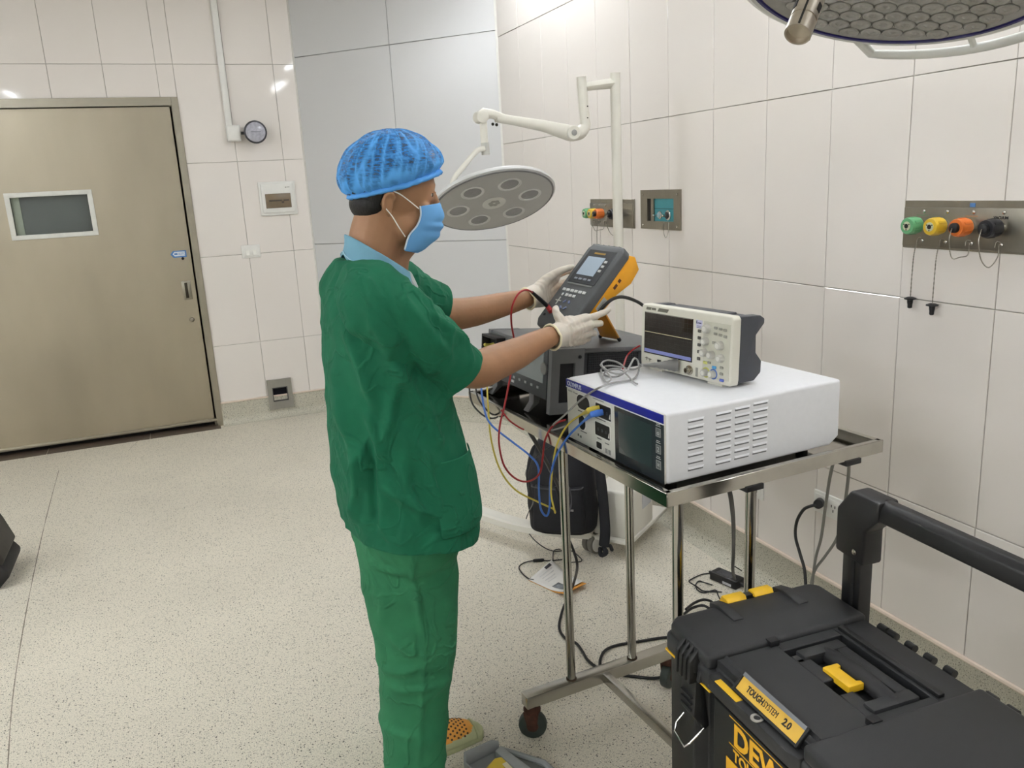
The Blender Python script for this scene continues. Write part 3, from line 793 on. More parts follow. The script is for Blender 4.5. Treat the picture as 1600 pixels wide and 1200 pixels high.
for x in (.215, .52):
    MB().box(x, -.004, .826, x+.05, .03, .840).build('tray_clip', BLACKP, cart, bevel=.002)
for a in (.2, .42): MB().box(.05, .02+a, .832, TW-.05, .05+a, .846).build('tray_bearer', LEGM, cart)

# ================================================================== white electrosurgical generator
GX, GY, GZ = .029, .044, .850
gen = thing('electrosurgical_generator', 'white electrosurgical generator with blue front stripe and dark screen on the trolley', 'medical device', M=CF(GX, GY, GZ))
GD, GW, GT = .515, .430, .180
WCASE = mat('white_powder_coat', (232, 233, 236), .38, 0, .015, 60, bump=.05, bscale=900)
FPAN = mat('front_panel_white', (222, 221, 214), .4, 0, .015, 30)
NAVY = mat('blue_stripe', (26, 34, 140), .35, 0, .03, 30)
# the case: side profile in x-z with a clipped lower rear corner
MB().prism([(.004, .018), (GD-.028, .018), (GD, .038), (GD, GT), (.004, GT)], 0, GW, 'y').build('case', WCASE, gen, bevel=.008, seg=4, angle=60)
MB().box(-.001, .003, .019, .006, GW-.003, GT-.001).build('front_panel', FPAN, gen, bevel=.004, seg=2)
st = MB().box(-.0028, .004, .158, 0, GW-.004, .178).build('stripe', NAVY, gen, bevel=.0012, seg=1)
MB().box(-.0024, .004, .1555, -.0002, GW-.004, .158).build('stripe_edge', WCASE, gen)
MF = lambda y, z, d=-.0031: frame((d, y, z), (0, -1, 0), (0, 0, 1), (-1, 0, 0))
text('lettering', 'OLYMPUS', .0165, mat('stripe_lettering', (206, 212, 232), .4), st, MF(GW-.012, .1625), bold=.0005, sx=.98)
PRN = mat('grey_print', (120, 120, 120), .5)
MB().box(-.0016, GW-.032, .146, -.0009, GW-.013, .1505).box(-.0016, GW-.048, .146, -.0009, GW-.036, .1505).build('model_print', mat('model_print_pale', (168, 168, 162), .5), gen)
sc = MB().box(-.0030, .003, .020, 0, .197, .1555).build('screen_panel', mat('dark_screen_bezel', (44, 50, 54), .22, 0, .03, 20), gen, bevel=.0035, seg=2)
MB().box(-.0036, .045, .046, -.0028, .178, .146).build('screen', mat('dark_screen_glass', (50, 60, 63), .12, 0, .06, 8, coat=.5), sc)
BTN = mat('button_outline', (150, 152, 152), .4)
for z, s in ((.135, 'o'), (.097, '2'), (.061, '=')):
    b = MB()
    for a0, b0, a1, b1 in ((-.009, -.010, .009, -.0085), (-.009, .0085, .009, .010), (-.009, -.010, -.0075, .010), (.0075, -.010, .009, .010)):
        b.box(-.0038, .021+a0, z+b0, -.0029, .021+a1, z+b1)
    bo = b.build('button', BTN, sc)
    MB().box(-.0034, .013, z-.009, -.0029, .029, z+.009).build('button_field', mat('button_field', (92, 96, 98), .4), bo)
    text('icon', s, .016, mat('icon_print', (196, 198, 198), .5), bo, MF(.0255, z-.0055, -.0039))
    MB().box(-.0034, .013, z+.014, -.0029, .030, z+.0155).box(-.0034, .015, z+.018, -.0029, .028, z+.0195).build('caption', mat('icon_print', (196, 198, 198)), sc)
HOLE = mat('socket_black', (18, 18, 20), .5)
def rr(w_, h, r, n=6):
    out = []
    for cx, cy, a0 in ((w_/2-r, h/2-r, 0), (-w_/2+r, h/2-r, 90), (-w_/2+r, -h/2+r, 180), (w_/2-r, -h/2+r, 270)):
        out += [(cx+r*cos(radians(a0+90*i/n)), cy+r*sin(radians(a0+90*i/n))) for i in range(n+1)]
    return out
def port(y, z, w_, h, r, name='port'):
    o = MB().prism([(y+p[0], z+p[1]) for p in rr(w_+.006, h+.006, r+.003)], -.0022, -.0005, 'x').build(name, mat('port_surround', (236, 236, 232), .35), gen)
    MB().prism([(y+p[0], z+p[1]) for p in rr(w_, h, r)], -.0027, -.002, 'x').build('opening', HOLE, o)
    return o
port(.342, .131, .062, .036, .018, 'round_port')
port(.350, .077, .032, .038, .016, 'round_port')
p1 = port(.247, .129, .068, .034, .003, 'socket_block')
p2 = port(.253, .080, .066, .034, .003, 'socket_block')
for p_, y0, z0 in ((p1, .247, .129), (p2, .253, .080)):
    for dy in (.018, 0, -.018):
        MB().lathe([(.0042, 0), (.0042, .0012), (.0028, .0012), (.0028, .0002)], 14, MF(y0+dy, z0, -.0026)).build('contact', mat('contact_grey', (60, 62, 66), .4), p_)
    MB().prism([(y0-.026, z0-.012), (y0-.032, z0-.012), (y0-.032, z0+.002), (y0-.029, z0-.002)], -.0031, -.0026, 'x').build('white_mark', mat('print_white', (220, 220, 216), .5), p_)
port(.270, .038, .024, .016, .003, 'small_port')
for y, z, l in ((.36, .158-.012, .04), (.27, .153, .05), (.262, .105, .046), (.27, .054, .02), (.235, .050, .018), (.36, .104, .02), (.345, .052, .03)):
    MB().box(-.0016, y-l/2, z, -.0009, y+l/2, z+.0025).build('caption', PRN, gen)
for y in (.238, .224): MB().box(-.0018, y-.005, .026, -.0009, y+.005, .038).build('label_icon', mat('label_icon_grey', (150, 150, 148), .5), gen)
for y, z in ((.372, .036), (.36, .034)): MB().box(-.0018, y-.003, z, -.0009, y+.003, z+.006).build('label_icon', PRN, gen)
# louvres in the near side: each a raised hood with a dark slit under it
LOUV = mat('louvre_slit', (120, 122, 124), .6)
hood = MB().add([(0, 0, 0), (.045, 0, 0), (.047, 0, .0045), (.002, 0, .0045), (.004, -.0030, .0005), (.041, -.0030, .0005)], [(0, 4, 5, 1), (3, 2, 5, 4), (0, 3, 4), (1, 5, 2)]).mesh('louvre'); hood.materials.append(WCASE)
slit = MB().box(.002, -.0006, -.0038, .043, .0005, .0002).mesh('slit'); slit.materials.append(LOUV)
for cx, z0, z1, n in ((.058, .158-.004, .043, 8), (.135, .158-.002, .042, 8), (.188, .158+.001, .044, 8), (.241, .158+.004, .046, 8)):
    for k in range(n):
        z = z0+(z1-z0)*k/(n-1)
        o = bpy.data.objects.new('louvre', hood); COL.objects.link(o); o.parent = gen; o.location = (cx, 0, z)
        q = bpy.data.objects.new('slit', slit); COL.objects.link(q); q.parent = o
for x in (.05, GD-.07):
    for y in (.05, GW-.05): MB().cyl((x, y, 0), (x, y, .019), .014, 16).build('foot', RUBBER, gen, smooth=True)

# ================================================================== oscilloscope on top of the generator
so = Vector((1.157, 1.540, 1.030)); sang = atan2(.323, -.05)-pi/2
osc = thing('oscilloscope', 'cream oscilloscope with dark trace screen and rows of knobs on the generator', 'oscilloscope', M=Matrix.Translation(so) @ Matrix.Rotation(sang, 4, 'Z') @ Matrix.Rotation(radians(2.5), 4, 'Y'))
OWd, OHt = .325, .172
OCR = mat('oscilloscope_cream', (222, 219, 206), .4, 0, .02, 30); ODK = mat('oscilloscope_dark_case', (62, 64, 70), .5, 0, .05, 60, bump=.1, bscale=700)
MB().prism([(.002, .006), (OWd-.002, .006), (OWd, .02), (OWd, OHt-.008), (OWd-.006, OHt), (.006, OHt), (0, OHt-.008), (0, .02)], 0, .028, 'x').build('front_bezel', OCR, osc, bevel=.004, seg=3)
# dark rear case with waisted sides
def dk(y0, y1):
    MB().prism([(.027, .010), (.078, .012), (.100, .030), (.100, .058), (.080, .080), (.078, .122), (.104, .148), (.104, .160), (.090, .168), (.027, .170)], y0, y1, 'y').build('end_bumper', ODK, osc, bevel=.003, seg=2)
dk(.0, .030); dk(OWd-.03, OWd)
MB().box(.027, .028, .014, .085, OWd-.028, .166).build('rear_case', ODK, osc, bevel=.004)
MB().box(.012, .05, .168, .030, .14, .180) and None
MB().box(.03, .06, .163, .075, OWd-.06, .1705).build('carry_handle', mat('handle_dark', (70, 71, 76), .5), osc, bevel=.003)
SF = lambda y, z, d=-.0006: frame((d, y, z), (0, -1, 0), (0, 0, 1), (-1, 0, 0))
so_ = MB().box(-.0015, .130, .044, .001, .310, .152).build('screen', mat('black_screen', (26, 24, 24), .15, 0, .1, 12, coat=.6), osc)
MB().box(-.0019, .133, .047, -.0012, .308, .056).build('status_bar', mat('status_bar_lilac', (116, 122, 172), .4, emit=.25), so_)
MB().box(-.0019, .133, .1004, -.0012, .308, .1013).build('trace', mat('trace_cream', (196, 188, 150), .4, emit=.6), so_)
grd = MB()
for k in range(1, 12): grd.box(-.0017, .133+.0146*k, .058, -.0013, .1334+.0146*k, .150)
for k in range(1, 8): grd.box(-.0017, .133, .058+.0115*k, -.0013, .308, .0583+.0115*k)
grd.build('graticule', mat('graticule_grey', (58, 54, 52), .5), so_)
MB().box(-.0019, .133, .1505, -.0012, .308, .1515).build('screen_line', mat('trace_dim', (130, 128, 120), .4, emit=.2), so_)
kp = MB().box(-.0012, .006, .018, .001, .094, .152).build('keypad', mat('keypad_beige', (205, 203, 188), .45), osc, bevel=.0008, seg=1)
KN = mat('knob_grey', (196, 194, 186), .35, 0, .03, 40); KNF = mat('knob_face', (224, 222, 214), .4)
for y, z, r, ring in ((.080, .135, .0105, None), (.083, .104, .0095, None), (.086, .076, .0095, None), (.062, .074, .0095, None), (.031, .070, .0095, None), (.035, .100, .0105, None), (.080, .028, .0095, (206, 206, 92)), (.055, .028, .0095, (72, 110, 186))):
    k = MB().lathe([(r*1.08, 0), (r, .003), (r*.94, .012), (r*.8, .0135), (.0005, .0138)], 22, SF(y, z)).build('knob', KN, osc, smooth=True)
    MB().lathe([(r*.6, .0132), (r*.55, .0142), (.0003, .0144)], 16, SF(y, z)).build('knob_face', KNF, k, smooth=True)
    if ring: MB().lathe([(r*1.35, 0), (r*1.35, .0012), (r*1.1, .0012)], 22, SF(y, z)).build('channel_ring', mat('ring_%d' % ring[0], ring, .4), k)
KEY = mat('key_grey', (150, 148, 138), .45); KEYS = mat('key_side_grey', (96, 94, 88), .5)
keys = [(.052, .140), (.036, .139), (.022, .138), (.052, .126), (.036, .125), (.020, .123), (.056, .104), (.069, .054), (.028, .048), (.028, .033)]
for y, z in keys: MB().box(-.0045, y-.0055, z-.003, -.001, y+.0055, z+.003).build('key', KEY, osc, bevel=.0012, seg=1)
for y, z, c in ((.052, .045, (76, 150, 200)), (.082, .052, (206, 206, 120)), (.026, .018, (92, 108, 186))):
    MB().box(-.0048, y-.007, z-.0035, -.001, y+.007, z+.0035).build('channel_key', mat('chkey_%d' % c[0], c, .4), osc, bevel=.0014, seg=1)
for z in (.126, .109, .092, .075, .058): MB().box(-.0042, .101, z-.0038, 0, .111, z+.0038).build('soft_key', KEYS, osc, bevel=.0012, seg=1)
sl = MB().box(-.0016, .099, .132, 0, .119, .152).build('sticker', mat('lilac_sticker', (206, 204, 226), .5), osc)
text('lettering', 'E', .0095, mat('navy_print', (46, 48, 96), .5), sl, SF(.1185, .1435, -.0018), bold=.0003)
MB().box(-.0019, .101, .1437, -.0015, .1125, .1462).build('word_print', mat('navy_print', (46, 48, 96)), sl)
MB().box(-.0019, .101, .1335, -.0015, .116, .1345).box(-.0019, .101, .137, -.0015, .116, .138).build('fine_print', mat('navy_print', (40, 42, 110)), sl)
MB().prism([(.306, .158), (.288, .158), (.286, .165), (.304, .165)], -.0008, 0, 'x').prism([(.284, .1585), (.268, .1585), (.268, .1645), (.284, .1645)], -.0008, 0, 'x').build('maker_print', mat('dark_print', (112, 110, 98), .5), osc)
MB().prism([(.262, .157), (.225, .157), (.219, .166), (.256, .166)], -.0009, .0, 'x').build('model_flash', mat('dark_print', (92, 90, 82)), osc)
for y, z in ((.300, .030), (.288, .028)): MB().box(-.0008, y-.006, z-.0008, 0, y+.006, z+.0008).box(-.0008, y-.0008, z-.006, 0, y+.0008, z+.003).build('print_mark', mat('dark_print', (92, 90, 82)), osc)
MB().box(-.001, .244, .026, .001, .258, .032).build('usb_port', HOLE, osc)
bn = MB().lathe([(.012, 0), (.012, .003), (.008, .004), (.0075, .014), (.005, .0142), (.005, .004)], 20, SF(.137, .024)).build('bnc_socket', mat('bnc_nickel', (178, 172, 158), .25, 1), osc, smooth=True)
MB().box(-.001, .109, .012, 0, .116, .034).build('print_mark', mat('faint_print', (150, 148, 140), .5), osc)
MB().prism([(.02, .02), (.03, .02), (.026, .036), (.021, .036)], -.0008, 0, 'x').build('print_mark', mat('faint_print', (150, 148, 140)), osc)
MB().box(.004, .03, 0, .016, .08, .008).box(.004, OWd-.08, 0, .016, OWd-.03, .008).build('front_feet', OCR, osc, bevel=.002)
MB().box(.06, .03, -.003, .075, OWd-.03, .013).build('rear_foot', ODK, osc)
# probe plug on the front socket
pl = MB().lathe([(.0155, .003), (.016, .012), (.0135, .020), (.0135, .026), (.011, .030), (.011, .036), (.009, .042), (.009, .048), (.0065, .056), (.0065, .062), (.004, .075), (.003, .10)], 20, SF(.175, .030) @ Matrix.Rotation(radians(-38), 4, 'Y')).build('probe_plug', mat('probe_grey', (118, 117, 114), .5), osc, smooth=True)

# ================================================================== tilted grey analyser behind the generator
gb = thing('signal_analyser', 'dark grey bench analyser tilted up on its front feet behind the white generator', 'test instrument', M=CF(.092, .692, .898, 0, radians(5.5)))
BG = mat('analyser_grey', (98, 99, 100), .5, 0, .04, 50, bump=.08, bscale=800); BD = mat('analyser_dark', (54, 56, 60), .5, 0, .05, 50); BM = mat('analyser_bumper', (112, 113, 114), .5, 0, .03, 40)
BWd, BDp, BHt = .435, .44, .160
MB().prism([(.02, .006), (BDp-.06, .006), (BDp, .06), (BDp, BWd-.06), (BDp-.06, BWd-.006), (.02, BWd-.006)], .006, BHt-.012, 'z').build('case', BD, gb, bevel=.004)
MB().prism([(.005, 0), (BDp-.06, 0), (BDp+.006, .055), (BDp+.006, BWd-.055), (BDp-.06, BWd), (.005, BWd)], BHt-.016, BHt, 'z').build('top_cover', BG, gb, bevel=.005)
# front corner bumpers, the near one with a hand recess in its side
for y0, y1, side in ((-.004, .016, -1), (BWd-.016, BWd+.004, 1)):
    mb = MB()
    hx0, hx1, hz0, hz1 = .028, .078, .0, .118
    for a, b, c, d in ((0, -.032, .108, hz0), (0, hz1, .108, BHt+.001), (0, hz0, hx0, hz1), (hx1, hz0, .108, hz1)): mb.box(a, y0, b, c, y1, d)
    mb.build('corner_bumper', BM, gb)
    yy = y0+.009 if side < 0 else y1-.012
    MB().box(hx0, yy, hz0, hx1, yy+.004, hz1).build('hand_recess', mat('recess_black', (30, 30, 32), .7), gb)
MB().lathe([(.005, 0), (.005, .003), (.002, .0035)], 14, frame((.092, -.004, .136), (1, 0, 0), (0, 0, 1), (0, -1, 0))).build('screw', BLACKP, gb)
# side grille of small square holes
gr = MB().box(.125, .0015, .085, .300, .0045, .142).build('grille', mat('grille_black', (34, 34, 36), .6), gb)
gx = MB()
for k in range(26): gx.box(.125+.007*k, .0, .085, .1265+.007*k, .004, .142)
for k in range(9): gx.box(.125, .0, .085+.007*k, .300, .004, .0862+.007*k)
gx.build('grille_bars', BD, gr)
# front: bezel, screen, soft keys, open cable bay on the far side
MB().box(-.004, .016, .008, .022, BWd-.016, BHt-.004).build('front_bezel', mat('analyser_front', (64, 68, 71), .45), gb, bevel=.003)
fs = MB().box(-.006, .036, .055, -.003, .285, .146).build('front_screen', mat('grey_lcd', (138, 146, 150), .2, 0, .06, 10, coat=.3), gb)
for k in range(5): MB().box(-.0065, .06+.04*k, .034, -.003, .072+.04*k, .041).build('soft_key', mat('lcd_print', (150, 156, 158), .5), gb)
MB().box(-.0065, .225, .020, -.003, .242, .027).build('power_key', mat('print_pale', (200, 204, 204), .5), gb)
MB().lathe([(.018, 0), (.018, .005), (.012, .006)], 24, frame((-.004, .03, .1), (0, -1, 0), (0, 0, 1), (-1, 0, 0))).build('front_knob', BM, gb, smooth=True)
bay = MB()
by0, by1, bz0, bz1 = .300, .418, .030, .150
for a, b, c, d in ((by0, bz0, by1, bz0+.008), (by0, bz1-.008, by1, bz1), (by0, bz0, by0+.008, bz1), (by1-.008, bz0, by1, bz1)): bay.box(-.035, a, b, .0, c, d)
bay.build('cable_bay', BLACKP, gb, bevel=.002)
MB().box(-.005, by0+.004, bz0+.004, -.0035, by1-.004, bz1-.004).build('bay_back', mat('bay_dark', (26, 27, 28), .6), gb)
for (y, z, c) in ((.33, .11, (206, 196, 90)), (.36, .10, (222, 220, 206)), (.385, .115, (206, 196, 90))):
    MB().limb([(-.006, y, z), (-.020, y+.004, z-.004), (-.036, y-.002, z+.002)], [.008, .009, .006], 10, 3).build('bay_plug', mat('bay_plug_%d' % c[2], c, .5), gb, smooth=True)
for y in (.10, .36):
    MB().prism([(-.0, .010), (.026, .010), (.020, -.020), (-.012, -.046), (-.018, -.046), (.0, -.018)], y, y+.03, 'y').build('front_foot', BG, gb, bevel=.002)

# ================================================================== handheld safety analyser
FB = Vector((.931, 2.164, 1.127)); fx = Vector((.166, -.985, -.039)).normalized(); fy = Vector((.699, .09, .71)); fy = (fy-fx*fy.dot(fx)).normalized(); fz = fx.cross(fy)
FW, FL = .165, .300
an = thing('safety_analyser', 'yellow and dark grey handheld safety analyser held over the grey bench device', 'test instrument', M=frame(FB, fx, fy, fz))
FG = mat('analyser_charcoal', (82, 84, 86), .5, 0, .04, 60, bump=.08, bscale=900); FY = mat('analyser_yellow', (228, 160, 32), .45, 0, .04, 40); FD = mat('analyser_charcoal_dark', (58, 60, 63), .45, 0, .03, 50)
MB().prism([(.016, 0), (FW-.016, 0), (FW, .022), (FW, FL-.016), (FW-.012, FL), (.012, FL), (0, FL-.016), (0, .022)], -.030, 0, 'z').build('front_housing', FG, an, bevel=.005, seg=3)
# yellow back shell: side profile along the length, thick head, waisted grip
MB().prism([(.03, -.028), (FL-.006, -.028), (FL+.004, -.045), (FL-.012, -.082), (FL-.060, -.088), (FL-.115, -.070), (.10, -.062), (.04, -.056), (.02, -.040)], .004, FW-.003, 'x').build('back_shell', FY, an, bevel=.004, seg=2)
MB().box(.004, FL-.012, -.026, FW-.030, FL+.004, -.004).build('top_plate', FD, an, bevel=.003)
for k in range(5): MB().lathe([(.006, 0), (.006, .004), (.003, .0045)], 14, frame((.022+.024*k, FL+.003, -.014), (1, 0, 0), (0, 0, -1), (0, 1, 0))).build('top_jack', mat('jack_grey', (140, 138, 128), .4), an, smooth=True)
MB().box(.018, .160, -.001, FW-.022, FL-.020, .0015).build('display_bezel', FD, an, bevel=.001, seg=1)
MB().box(.034, .188, .001, FW-.052, FL-.046, .0026).build('display', mat('pale_blue_display', (160, 174, 188), .25, 0, .03, 10, emit=.08), an)
MB().box(.05, FL-.036, .0012, .10, FL-.030, .0022).build('brand_strip', mat('brand_strip_yellow', (150, 120, 60), .5), an)
FK = mat('key_white', (206, 208, 206), .45)
for k in range(3): MB().box(FW-.046, .205+.016*k, .0012, FW-.034, .213+.016*k, .004).build('side_key', FK, an, bevel=.001, seg=1)
for k in range(4): MB().box(.040+.021*k, .170, .0012, .054+.021*k, .177, .004).build('soft_key', mat('key_bluegrey', (128, 134, 142), .45), an, bevel=.001, seg=1)
MB().box(.022, .153, -.001, FW-.028, .157, .0016).build('divider', mat('divider_grey', (112, 114, 112), .45), an)
for k in range(6): MB().box(.022+.019*k, .127, -.001, .036+.019*k, .136, .0025).build('key', FK, an, bevel=.001, seg=1)
for k in range(4): MB().box(.034+.017*k, .110, -.001, (.046 if k else .040)+.017*k, .119, .0025).build('key', FK, an, bevel=.001, seg=1)
for k in range(4):
    a = radians(45)+k*tau/4
    MB().box(-.006, -.003, -.001, .006, .003, .0026).build('arrow_key', mat('key_blue', (112, 122, 156), .45), an, bevel=.001, seg=1).matrix_local = Matrix.Translation((.078+.015*cos(a), .082+.015*sin(a), 0)) @ Matrix.Rotation(a+pi/2, 4, 'Z')
MB().box(.025, .090, -.001, .050, .093, .002).box(.036, .078, -.001, .039, .104, .002).build('jack_cross', mat('jack_cross_pale', (196, 198, 190), .45), an)
jack = frame((.040, .052, 0), (1, 0, 0), (0, 1, 0), (0, 0, 1))
MB().lathe([(.008, -.001), (.008, .002), (.006, .003)], 18, jack).build('input_jack', mat('jack_red', (170, 50, 50), .4), an, smooth=True)
MB().box(.060, .046, -.001, .074, .051, .002).build('enter_key', mat('key_blue', (112, 122, 156)), an)
MB().lathe([(.0045, -.002), (.0045, .0006), (.001, .0007)], 14, frame((.020, .038, 0), (1, 0, 0), (0, 1, 0), (0, 0, 1))).build('lanyard_hole', HOLE, an)
for y, h in ((.190, .016), (.214, .010)): MB().box(FW-.0035, y, -.052, FW-.0022, y+h, -.043).build('side_port', mat('port_brown', (86, 44, 24), .6), an)
sx_ = MB().box(FW-.0035, .110, -.052, FW-.0018, .152, -.036).build('side_label', mat('grey_label', (176, 178, 176), .5), an)
MB().box(FW-.0019, .114, -.047, FW-.0014, .148, -.0455).box(FW-.0019, .114, -.0435, FW-.0014, .142, -.042).build('label_print', mat('dark_print', (112, 110, 98)), sx_)
# kickstand: flat yellow plate from the back down to the grey top
IM = an.matrix_world.inverted()
ks0 = Vector((FW-.045, .13, -.062)); 
f1 = IM @ P(968, 531, Z=1.035); f2 = IM @ P(938, 526, Z=1.035)
k1 = Vector((FW-.006, .125, -.060)); k2 = Vector((FW-.058, .118, -.060))
kb = MB(); dn = ((f1-k1).cross(k2-k1)).normalized()*.006
kb.add([k1, k2, f2, f1, k1+dn, k2+dn, f2+dn, f1+dn], [(0, 1, 2, 3), (4, 5, 6, 7), (0, 1, 5, 4), (1, 2, 6, 5), (2, 3, 7, 6), (3, 0, 4, 7)])
ks = kb.build('kickstand', mat('kickstand_yellow', (206, 138, 26), .5, 0, .05, 40), an, bevel=.0015)
for f in (f1, f2): MB().limb([f*.97+(k1+k2)*.015, f], [.006, .006], 10, 2).build('rubber_foot', RUBBER, ks, smooth=True)
for q in ((.02, .02), (FW-.02, .02)): MB().limb([(q[0], q[1], -.03), (q[0], q[1]-.004, -.05)], [.006, .006], 10, 2).build('rear_foot', RUBBER, an, smooth=True)
# ================================================================== the technician
Y0 = 1.88
SKIN = mat('skin', (150, 110, 79), .55, 0, .06, 25, bump=.12, bscale=160, sss=.08)
HAIR = mat('black_hair', (17, 15, 15), .6, 0, .3, 120, stretch=(1, 1, .2), bump=.6, bscale=300)
def cloth(name, col, fine=1400, trans=.0):
    m = mat(name, col, .85, 0, .08, 18, bump=.55, bscale=38, spec=.25)
    nt = m.node_tree; bs = nt.nodes['Principled BSDF']
    if 'scrub' in name or 'trouser' in name:
        old = bs.inputs['Normal'].links[0].from_socket
        tc = nt.nodes.new('ShaderNodeTexCoord'); n = nt.nodes.new('ShaderNodeTexNoise'); n.inputs['Scale'].default_value = 8.5; n.inputs['Detail'].default_value = 2.0; n.inputs['Distortion'].default_value = .9
        nt.links.new(tc.outputs['Object'], n.inputs['Vector'])
        a = nt.nodes.new('ShaderNodeMath'); a.operation = 'SUBTRACT'; a.inputs[1].default_value = .5; nt.links.new(n.outputs['Fac'], a.inputs[0])
        a2 = nt.nodes.new('ShaderNodeMath'); a2.operation = 'ABSOLUTE'; nt.links.new(a.outputs[0], a2.inputs[0])
        mr = nt.nodes.new('ShaderNodeMapRange'); mr.interpolation_type = 'SMOOTHSTEP'; mr.inputs['From Min'].default_value = 0; mr.inputs['From Max'].default_value = .045; mr.inputs['To Min'].default_value = 1; mr.inputs['To Max'].default_value = 0
        nt.links.new(a2.outputs[0], mr.inputs['Value'])
        b2 = nt.nodes.new('ShaderNodeBump'); b2.inputs['Strength'].default_value = .55; b2.inputs['Distance'].default_value = .004
        nt.links.new(mr.outputs[0], b2.inputs['Height']); nt.links.new(old, b2.inputs['Normal']); nt.links.new(b2.outputs[0], bs.inputs['Normal'])
    return m
SCRUB = cloth('green_scrub_cloth', (22, 92, 65)); PANTS = cloth('green_trouser_cloth', (42, 106, 72)); POLO = cloth('blue_collar_knit', (112, 156, 176), 700)
person = thing('person', 'person in green scrubs, blue bouffant cap and face mask holding the yellow analyser', 'person', (.45, 1.88, 0))
PI = Matrix.Translation((-.45, -1.88, 0))
def body_obj(name, me, m):
    me.transform(PI)
    return link(name, me, m, person)
def interp(tab, z):
    if z <= tab[0][0]: return tab[0][1]
    for (a, u), (b, v) in zip(tab, tab[1:]):
        if z <= b: return u+(v-u)*(z-a)/(b-a)
    return tab[-1][1]
def table(pts, y): 
    q = [P(a, b, Y=y) for a, b in pts]
    return sorted((p.z, p.x) for p in q)
def finish(me, voxel, smooth_it=6, fac=.5):
    me = evaluated(me, [('REMESH', dict(mode='VOXEL', voxel_size=voxel, use_smooth_shade=True)), ('SMOOTH', dict(iterations=smooth_it, factor=fac))])
    me.materials.clear(); me.shade_smooth(); return me
def displace(me, fn):
    n = len(me.vertices)
    co = np.empty(n*3); me.vertices.foreach_get('co', co); co = co.reshape(-1, 3)
    nr = np.array([v.normal[:] for v in me.vertices])
    d = np.array([fn(Vector(c), Vector(q)) for c, q in zip(co, nr)])
    me.vertices.foreach_set('co', (co+nr*d[:, None]).ravel()); me.update()
def cut(me, planes):
    """drop everything beyond each (point, normal, radius) plane"""
    b = bmesh.new(); b.from_mesh(me)
    for p, n, r in planes:
        geom = [f for f in b.faces if r is None or (f.calc_center_median()-p).length < r]
        gs = set(geom); es = {e for f in gs for e in f.edges}; vs = {v for f in gs for v in f.verts}
        bmesh.ops.bisect_plane(b, geom=list(gs)+list(es)+list(vs), plane_co=p, plane_no=n)
        dead = [f for f in b.faces if (f.calc_center_median()-p).dot(n) > 1e-5 and (r is None or (f.calc_center_median()-p).length < r)]
        bmesh.ops.delete(b, geom=dead, context='FACES')
    b.to_mesh(me); b.free(); return me

# ---- silhouettes of the scrub top in its own upright plane
BACK = table([(540, 388), (520, 412), (509, 445), (506, 490), (508, 540), (512, 600), (517, 670), (524, 740), (535, 800), (548, 850)], Y0)
FRONT = table([(628, 425), (652, 452), (668, 490), (680, 540), (690, 590), (700, 632), (714, 672), (728, 715), (737, 760), (735, 800), (718, 850)], Y0)
HW = [(.60, .205), (.75, .205), (.90, .195), (1.05, .198), (1.18, .205), (1.26, .200), (1.30, .178), (1.335, .135), (1.36, .095), (1.385, .07)]
def torso_ring(z, k=1.0, n=48, ex=2.4):
    xb, xf, h = interp(BACK, z), interp(FRONT, z), interp(HW, z)
    xc, a = (xb+xf)/2, (xf-xb)/2*k; out = []
    for i in range(n):
        t = tau*i/n; c, s = cos(t), sin(t)
        out.append((xc+a*abs(c)**(2/ex)*(1 if c >= 0 else -1), Y0+h*k*abs(s)**(2/ex)*(1 if s >= 0 else -1), z))
    return out
def tube_of(rings):
    mb = MB(); mb.grid(rings, True); n = len(rings[0])
    mb.f += [tuple(range(n))[::-1], tuple(range(len(mb.v)-n, len(mb.v)))]
    return mb
ZT = [.63+.03*i for i in range(26)]
top = tube_of([torso_ring(z) for z in ZT if z < 1.385]).mesh('t')
# shoulder slope (part of the torso) and the sleeves, which are set in at a seam
SHN = [P(575, 458, Y=1.765), P(596, 478, Y=1.715), P(640, 520, Y=1.715), P(682, 560, Y=1.755), P(709, 587, Y=1.78)]
SHF = [P(605, 445, Y=1.99), P(622, 452, Y=2.03), P(650, 468, Y=2.07), P(672, 477, Y=2.09), P(692, 486, Y=2.105)]
b = bmesh.new(); b.from_mesh(top)
sh_ = MB().limb([P(572, 437, Y=1.83), P(590, 472, Y=1.745)], [.046, .068], 18, 5).limb([P(588, 425, Y=1.93), P(612, 448, Y=2.015)], [.050, .066], 18, 5)
sh_.limb([P(580, 425, Y=1.86), P(585, 430, Y=1.92)], [.06, .06], 16, 3)
me2 = sh_.mesh('s'); b.from_mesh(me2); b.to_mesh(top); b.free()
top = finish(top, .0055, 6, .5)
sln = finish(MB().limb(SHN, [.072, .080, (.084, .076), (.086, .078), (.088, .080)], 22, 6).mesh('sn'), .0055, 5, .5)
slf = finish(MB().limb(SHF, [.066, .070, .070, .068, .068], 20, 6).mesh('sf'), .0055, 5, .5)
Vd = Vector
def ridge(p, f, s):
    q = noise.noise(Vd((p.x*f[0], p.y*f[1], p.z*f[2]))+Vd((s, s*1.7, s*.3)))
    return (1-min(1, abs(q)*3.2))
def lin(p, a, b_):
    """distance of p (x,z) to the segment a-b and the place along it"""
    ax_, az = b_[0]-a[0], b_[1]-a[1]; L2 = ax_*ax_+az*az
    t = max(0, min(1, ((p.x-a[0])*ax_+(p.z-a[1])*az)/L2))
    return math.hypot(p.x-a[0]-ax_*t, p.z-a[1]-az*t), t
def seg(p0, p1, y): 
    q, r = P(*p0, Y=y), P(*p1, Y=y); return (q.x, q.z), (r.x, r.z)
YN = Y0-.19
